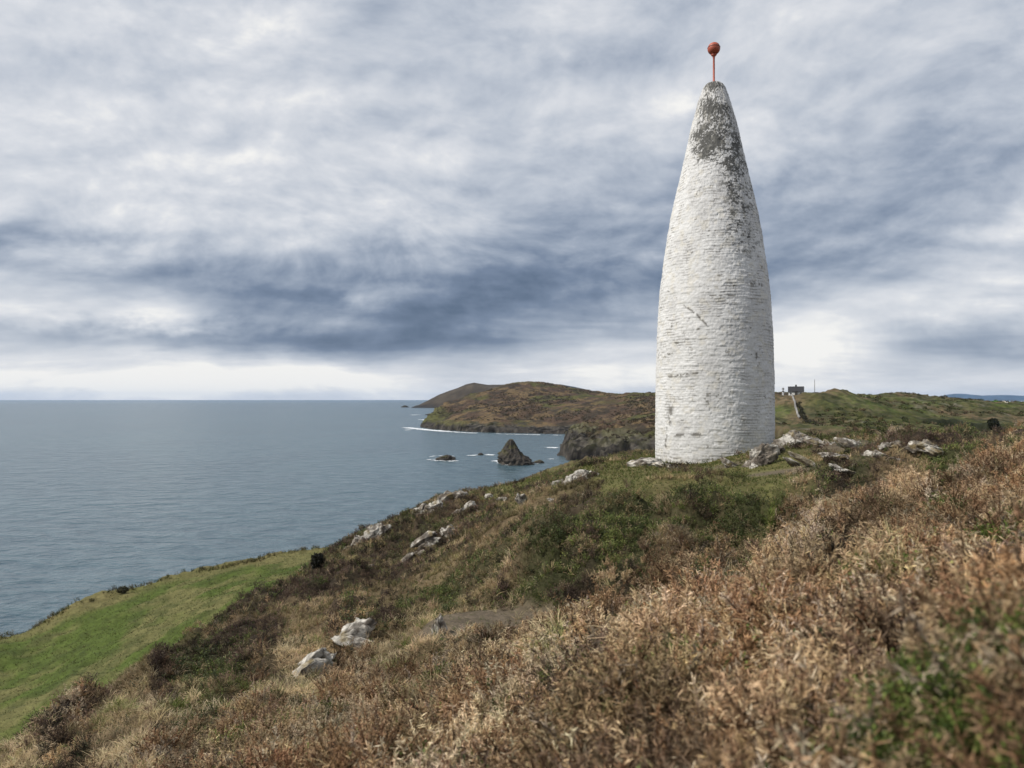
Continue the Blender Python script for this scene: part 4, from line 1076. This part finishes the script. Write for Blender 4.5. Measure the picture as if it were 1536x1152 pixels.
# green bushes at the right of the path
def green_bush(label, px, py, d, rx, ry, hgt, n, cols, seed, size=(.10, .20)):
    p = at(px, py, d); z = gz(p[0], p[1]); r = np.random.default_rng(seed)
    root = empty('gorse_bush', (p[0], p[1], z)); tag(root, label, 'bush')
    a = r.uniform(0, 6.283, n); q = np.sqrt(r.uniform(0, 1, n)); X = np.cos(a) * q * rx; Y = np.sin(a) * q * ry
    lump = .5 + fbm(X * 6, Y * 6, seed=seed, octv=3)
    Z = ground(X + p[0], Y + p[1]) - z + hgt * (1 - q ** 2) * lump * r.uniform(.25, 1, n) - .03
    c = np.array(cols)[r.integers(0, len(cols), n)] * r.uniform(.7, 1.35, (n, 1))
    scatter('foliage', LN, np.c_[X, Y, Z], r.uniform(size[0], size[1], n), c, M_LEAF, .5, None, root)
    k = r.uniform(0, 1, n) < .09; m = int(k.sum())
    scatter('dead_shoots', GN, np.c_[X, Y, Z][k] - (0, 0, .03), r.uniform(size[1], size[1] * 1.9, m), np.array(DEAD)[r.integers(0, len(DEAD), m)] * .9, M_PLANT, .45, None, root)
BR = [(.12,.17,.035),(.09,.14,.026),(.16,.20,.048),(.07,.105,.024),(.05,.075,.02),(.13,.12,.045)]
green_bush('bright green leafy bush filling the bottom right corner', 1490, 1120, 1.45, .29, .37, .25, 2700, BR, 701, (.05, .11))
green_bush('small bright green bush at the right edge below the blond grass', 1540, 815, 4.0, .26, .34, .12, 420, BR, 702, (.08, .15))

# rough cover on the far slopes
def slope_cover(name, land, x0, x1, y0, y1, n, smin, smax, cols, seed, minz, nth):
    r = np.random.default_rng(seed); x = r.uniform(x0, x1, n); y = y0 + (y1 - y0) * r.uniform(0, 1, n) ** 1.4
    hp = at(1194, 596, 338); keep = (fbm(x * 12 / nth, y * 7 / nth, seed=seed, octv=3) > .5) & (np.abs(x / y) < .85) & ~((np.abs(x - hp[0]) < 16) & (y > 285) & (y < 360)); x, y = x[keep], y[keep]
    z = np.array([on_mesh(land, a, b) for a, b in zip(x, y)]); k = z > minz; P = np.c_[x, y, z - .1][k]; m = len(P)
    protos = []
    for i in range(4):
        co, fa, ti = leaf_cloud((0, 0, .3), (.8, .8, .45), 46, .22, (1, 1, 1), seed + i)
        protos.append((co, np.concatenate([fa[:, :3], fa[:, [0, 2, 3]]]), ti))
    scatter(name, protos, P, r.uniform(smin, smax, m), palette(m, cols), M_PLANT, .1)
slope_cover('hillside_gorse', hill, 30, 400, 115, 560, 15000, .5, 1.5, [(.050,.058,.024),(.038,.042,.020),(.085,.062,.038),(.06,.07,.024),(.10,.085,.045)], 810, 8, 300)
slope_cover('headland_gorse', bpy.data.objects['headland'], -170, 420, 560, 1900, 22000, .9, 2.6, [(.058,.048,.030),(.065,.050,.032),(.055,.055,.026),(.085,.060,.040)], 820, 16, 900)

# ------------------------------------------------------------------ sky, sun, air
SUN_AZ, SUN_EL = -104.0, 46.0       # degrees left of the view direction, and up
def build_world():
    w = bpy.data.worlds.new('World'); S.world = w; w.use_nodes = True
    t = w.node_tree; t.nodes.clear(); N = NT(t)
    out = N.n('ShaderNodeOutputWorld')
    sky = N.n('ShaderNodeTexSky'); sky.sky_type = 'NISHITA'; sky.sun_disc = False
    sky.sun_elevation = math.radians(SUN_EL); sky.sun_rotation = math.radians(SUN_AZ); sky.air_density = 1; sky.dust_density = 1.5
    bg1 = N.n('ShaderNodeBackground'); N.set(bg1.inputs[0], sky.outputs[0]); bg1.inputs[1].default_value = .10
    D = N.n('ShaderNodeTexCoord').outputs['Generated']
    sp = N.n('ShaderNodeSeparateXYZ'); N.set(sp.inputs[0], D); x, y, z = sp.outputs
    az = N.m('ARCTAN2', x, y); el = N.m('ARCSINE', z)
    zc = N.m('MAXIMUM', z, 0.0); den = N.m('ADD', zc, .19)
    cv = N.n('ShaderNodeCombineXYZ'); N.set(cv.inputs[0], N.m('DIVIDE', x, den)); N.set(cv.inputs[1], N.m('DIVIDE', y, den))
    mp = N.n('ShaderNodeMapping'); mp.inputs['Rotation'].default_value = (0, 0, math.radians(-32)); mp.inputs['Scale'].default_value = (.8, 1.35, 1); mp.inputs['Location'].default_value = (3.1, 1.7, .4)
    N.set(mp.inputs['Vector'], cv.outputs[0]); P = mp.outputs[0]
    wv = N.n('ShaderNodeTexNoise'); N.set(wv.inputs['Vector'], P); wv.inputs['Scale'].default_value = 1.1; wv.inputs['Detail'].default_value = 1.5
    wo = N.vm('SCALE', N.vm('SUBTRACT', wv.outputs['Color'], (.5, .5, .5))); wo.node.inputs['Scale'].default_value = .5
    P2 = N.vm('ADD', P, wo)
    f2 = N.noise(P2, 1.7, 6, .52, .2); f2b = N.noise(N.vm('ADD', P2, (.06, .08, 0)), 1.7, 6, .52, .2)
    # cells of broken cloud, closing up towards the horizon
    cw_ = N.n('ShaderNodeTexNoise'); N.set(cw_.inputs['Vector'], P2); cw_.inputs['Scale'].default_value = 3.2; cw_.inputs['Detail'].default_value = 5
    co2 = N.vm('SCALE', N.vm('SUBTRACT', cw_.outputs['Color'], (.5, .5, .5))); co2.node.inputs['Scale'].default_value = .34
    vo = N.n('ShaderNodeTexVoronoi', feature='SMOOTH_F1'); N.set(vo.inputs['Vector'], N.vm('ADD', P2, co2)); vo.inputs['Scale'].default_value = 2.5; vo.inputs['Smoothness'].default_value = .45; vo.inputs['Detail'].default_value = 0.0
    cell = N.m('SUBTRACT', .42, vo.outputs['Distance'])
    # rounder heaped cloud, in direction space
    dm = N.n('ShaderNodeMapping'); dm.inputs['Scale'].default_value = (1, 1, 1.7); dm.inputs['Rotation'].default_value = (0, math.radians(8), 0); N.set(dm.inputs['Vector'], D)
    wv2 = N.n('ShaderNodeTexNoise'); N.set(wv2.inputs['Vector'], dm.outputs[0]); wv2.inputs['Scale'].default_value = 3.5; wv2.inputs['Detail'].default_value = 1.5
    wo2 = N.vm('SCALE', N.vm('SUBTRACT', wv2.outputs['Color'], (.5, .5, .5))); wo2.node.inputs['Scale'].default_value = .16
    Q = N.vm('ADD', dm.outputs[0], wo2)
    f1 = N.noise(Q, 3.6, 6, .48); f1b = N.noise(N.vm('ADD', Q, (-.012, 0, .035)), 3.6, 6, .48)
    f3 = N.noise(Q, 8.5, 8, .58); f3b = N.noise(N.vm('ADD', Q, (-.010, 0, .024)), 8.5, 8, .58)
    emb = N.m('ADD', N.m('MULTIPLY', N.m('SUBTRACT', f1, f1b), .95), N.m('ADD', N.m('MULTIPLY', N.m('SUBTRACT', f2, f2b), .5), N.m('MULTIPLY', N.m('SUBTRACT', f3, f3b), .80)))
    val = N.m('ADD', N.m('MULTIPLY', N.m('SUBTRACT', f1, .5), .50), N.m('ADD', N.m('ADD', N.m('MULTIPLY', N.m('SUBTRACT', f2, .5), .22), N.m('MULTIPLY', cell, .34)), N.m('MULTIPLY', N.m('SUBTRACT', f3, .5), .20)))
    val = N.m('ADD', val, emb)
    fade = N.ramp(el, [(0.0, .20), (.05, .55), (.15, 1.0), (.4, .85)])
    val = N.m('MULTIPLY', val, fade)
    # thin layers near the horizon, in bearing and height
    hb = N.n('ShaderNodeCombineXYZ'); N.set(hb.inputs[0], N.m('MULTIPLY', az, 5.0)); N.set(hb.inputs[1], N.m('MULTIPLY', el, 30.0))
    band = N.noise(hb.outputs[0], 1.0, 6, .6, .5)
    val = N.m('ADD', val, N.m('MULTIPLY', N.m('SUBTRACT', band, .5), N.ramp(el, [(0.0, .25), (.03, .55), (.10, .28), (.20, 0.0)])))
    # broad cloud masses: (photo column, row, half width, half height, amount)
    base = N.m('ADD', .70, 0.0)
    for px, py, rw, rh, amt in SKYBLOBS:
        a0 = math.atan((px - CX) / F); e0 = math.atan((HY - py) / F * math.cos(a0))
        u = N.m('DIVIDE', N.m('SUBTRACT', az, a0), rw / F); v = N.m('DIVIDE', N.m('SUBTRACT', N.m('ADD', el, N.m('ADD', N.m('MULTIPLY', N.m('SUBTRACT', f1, .5), .07), N.m('MULTIPLY', N.m('SUBTRACT', f3, .5), .05))), e0), rh / F)
        g = N.m('EXPONENT', N.m('MULTIPLY', N.m('ADD', N.m('MULTIPLY', u, u), N.m('MULTIPLY', v, v)), -1.0))
        base = N.m('ADD', base, N.m('MULTIPLY', g, amt))
    L = N.m('ADD', base, N.m('MULTIPLY', val, 0.9))
    col = N.ramp(L, [(0.0, (.110, .155, .235)), (.22, (.185, .240, .340)), (.45, (.345, .400, .495)), (.65, (.53, .575, .65)), (.86, (.74, .76, .80)), (1.0, (.95, .94, .915))])
    bg2 = N.n('ShaderNodeBackground'); N.set(bg2.inputs[0], col); bg2.inputs[1].default_value = 1.0
    mx = N.n('ShaderNodeMixShader'); mx.inputs[0].default_value = .95
    t.links.new(bg1.outputs[0], mx.inputs[1]); t.links.new(bg2.outputs[0], mx.inputs[2]); t.links.new(mx.outputs[0], out.inputs[0])
    w.cycles.sampling_method = 'MANUAL'; w.cycles.sample_map_resolution = 512
SKYBLOBS = [
 (600,480,320,56,-.34),(420,505,260,22,-.10),(800,400,260,70,-.08),(250,420,260,34,-.20),(780,440,320,60,-.18),(330,500,300,20,-.12),(430,510,500,12,-.12),(900,400,240,60,-.12),(520,440,120,14,.18),
 (110,470,190,24,.36),(240,470,60,22,.22),(200,568,600,32,.36),(480,555,150,18,.18),(90,240,120,90,.22),(430,300,150,70,.16),(320,150,180,120,.08),
 (700,555,110,28,-.14),(920,520,110,24,.22),(960,560,160,26,.26),(1250,510,90,45,.32),(1180,500,60,40,.25),(1440,440,150,40,.22),(1420,515,130,36,-.22),
 (1330,310,260,110,-.20),(1250,390,220,44,-.20),(900,330,260,90,-.10),(1500,370,120,50,.12),(1400,575,300,24,.16),(700,60,400,120,.03),(1250,120,260,100,.02),
]
build_world()
sun = bpy.data.lights.new('Sun', 'SUN'); sun.energy = 3.9; sun.angle = math.radians(4); sun.color = (1.0, .95, .87)
so = bpy.data.objects.new('sun', sun); COL.objects.link(so)
ea, aa = math.radians(SUN_EL), math.radians(SUN_AZ)
sdir = Vector((math.sin(aa) * math.cos(ea), math.cos(aa) * math.cos(ea), math.sin(ea)))
so.rotation_euler = sdir.to_track_quat('Z', 'Y').to_euler()

HAZE = True
if HAZE:
    m = bpy.data.materials.new('haze_air'); m.use_nodes = True; t = m.node_tree; t.nodes.clear(); N = NT(t)
    o_ = N.n('ShaderNodeOutputMaterial'); v = N.n('ShaderNodeVolumePrincipled')
    v.inputs['Color'].default_value = (.50, .70, 1.0, 1); v.inputs['Density'].default_value = 1.4e-5; v.inputs['Anisotropy'].default_value = .1
    t.links.new(v.outputs[0], o_.inputs['Volume'])
    bm = bmesh.new(); box(bm, -27000, 27000, -2500, 27000, -11.5, 260)
    tag(mesh_bm('haze', bm, m), kind='stuff')

# ------------------------------------------------------------------ camera
cam = bpy.data.cameras.new('Camera'); co_ = bpy.data.objects.new('camera', cam); COL.objects.link(co_)
co_.location = (0, 0, CZ); co_.rotation_euler = (math.radians(90), 0, 0)
cam.sensor_width = 36; cam.lens = 36 * F / 1536; cam.shift_y = (HY - 576) / 1536
cam.clip_start = .05; cam.clip_end = 80000
cam.dof.use_dof = True; cam.dof.focus_distance = 14; cam.dof.aperture_fstop = 2.5
S.camera = co_

S.render.engine = 'CYCLES'
S.cycles.use_denoising = True
S.cycles.max_bounces = 5; S.cycles.diffuse_bounces = 2; S.cycles.glossy_bounces = 2; S.cycles.transmission_bounces = 2; S.cycles.transparent_max_bounces = 6; S.cycles.volume_bounces = 1
S.view_settings.view_transform = 'Standard'; S.view_settings.look = 'None'; S.view_settings.exposure = 0.0; S.view_settings.gamma = 1.0
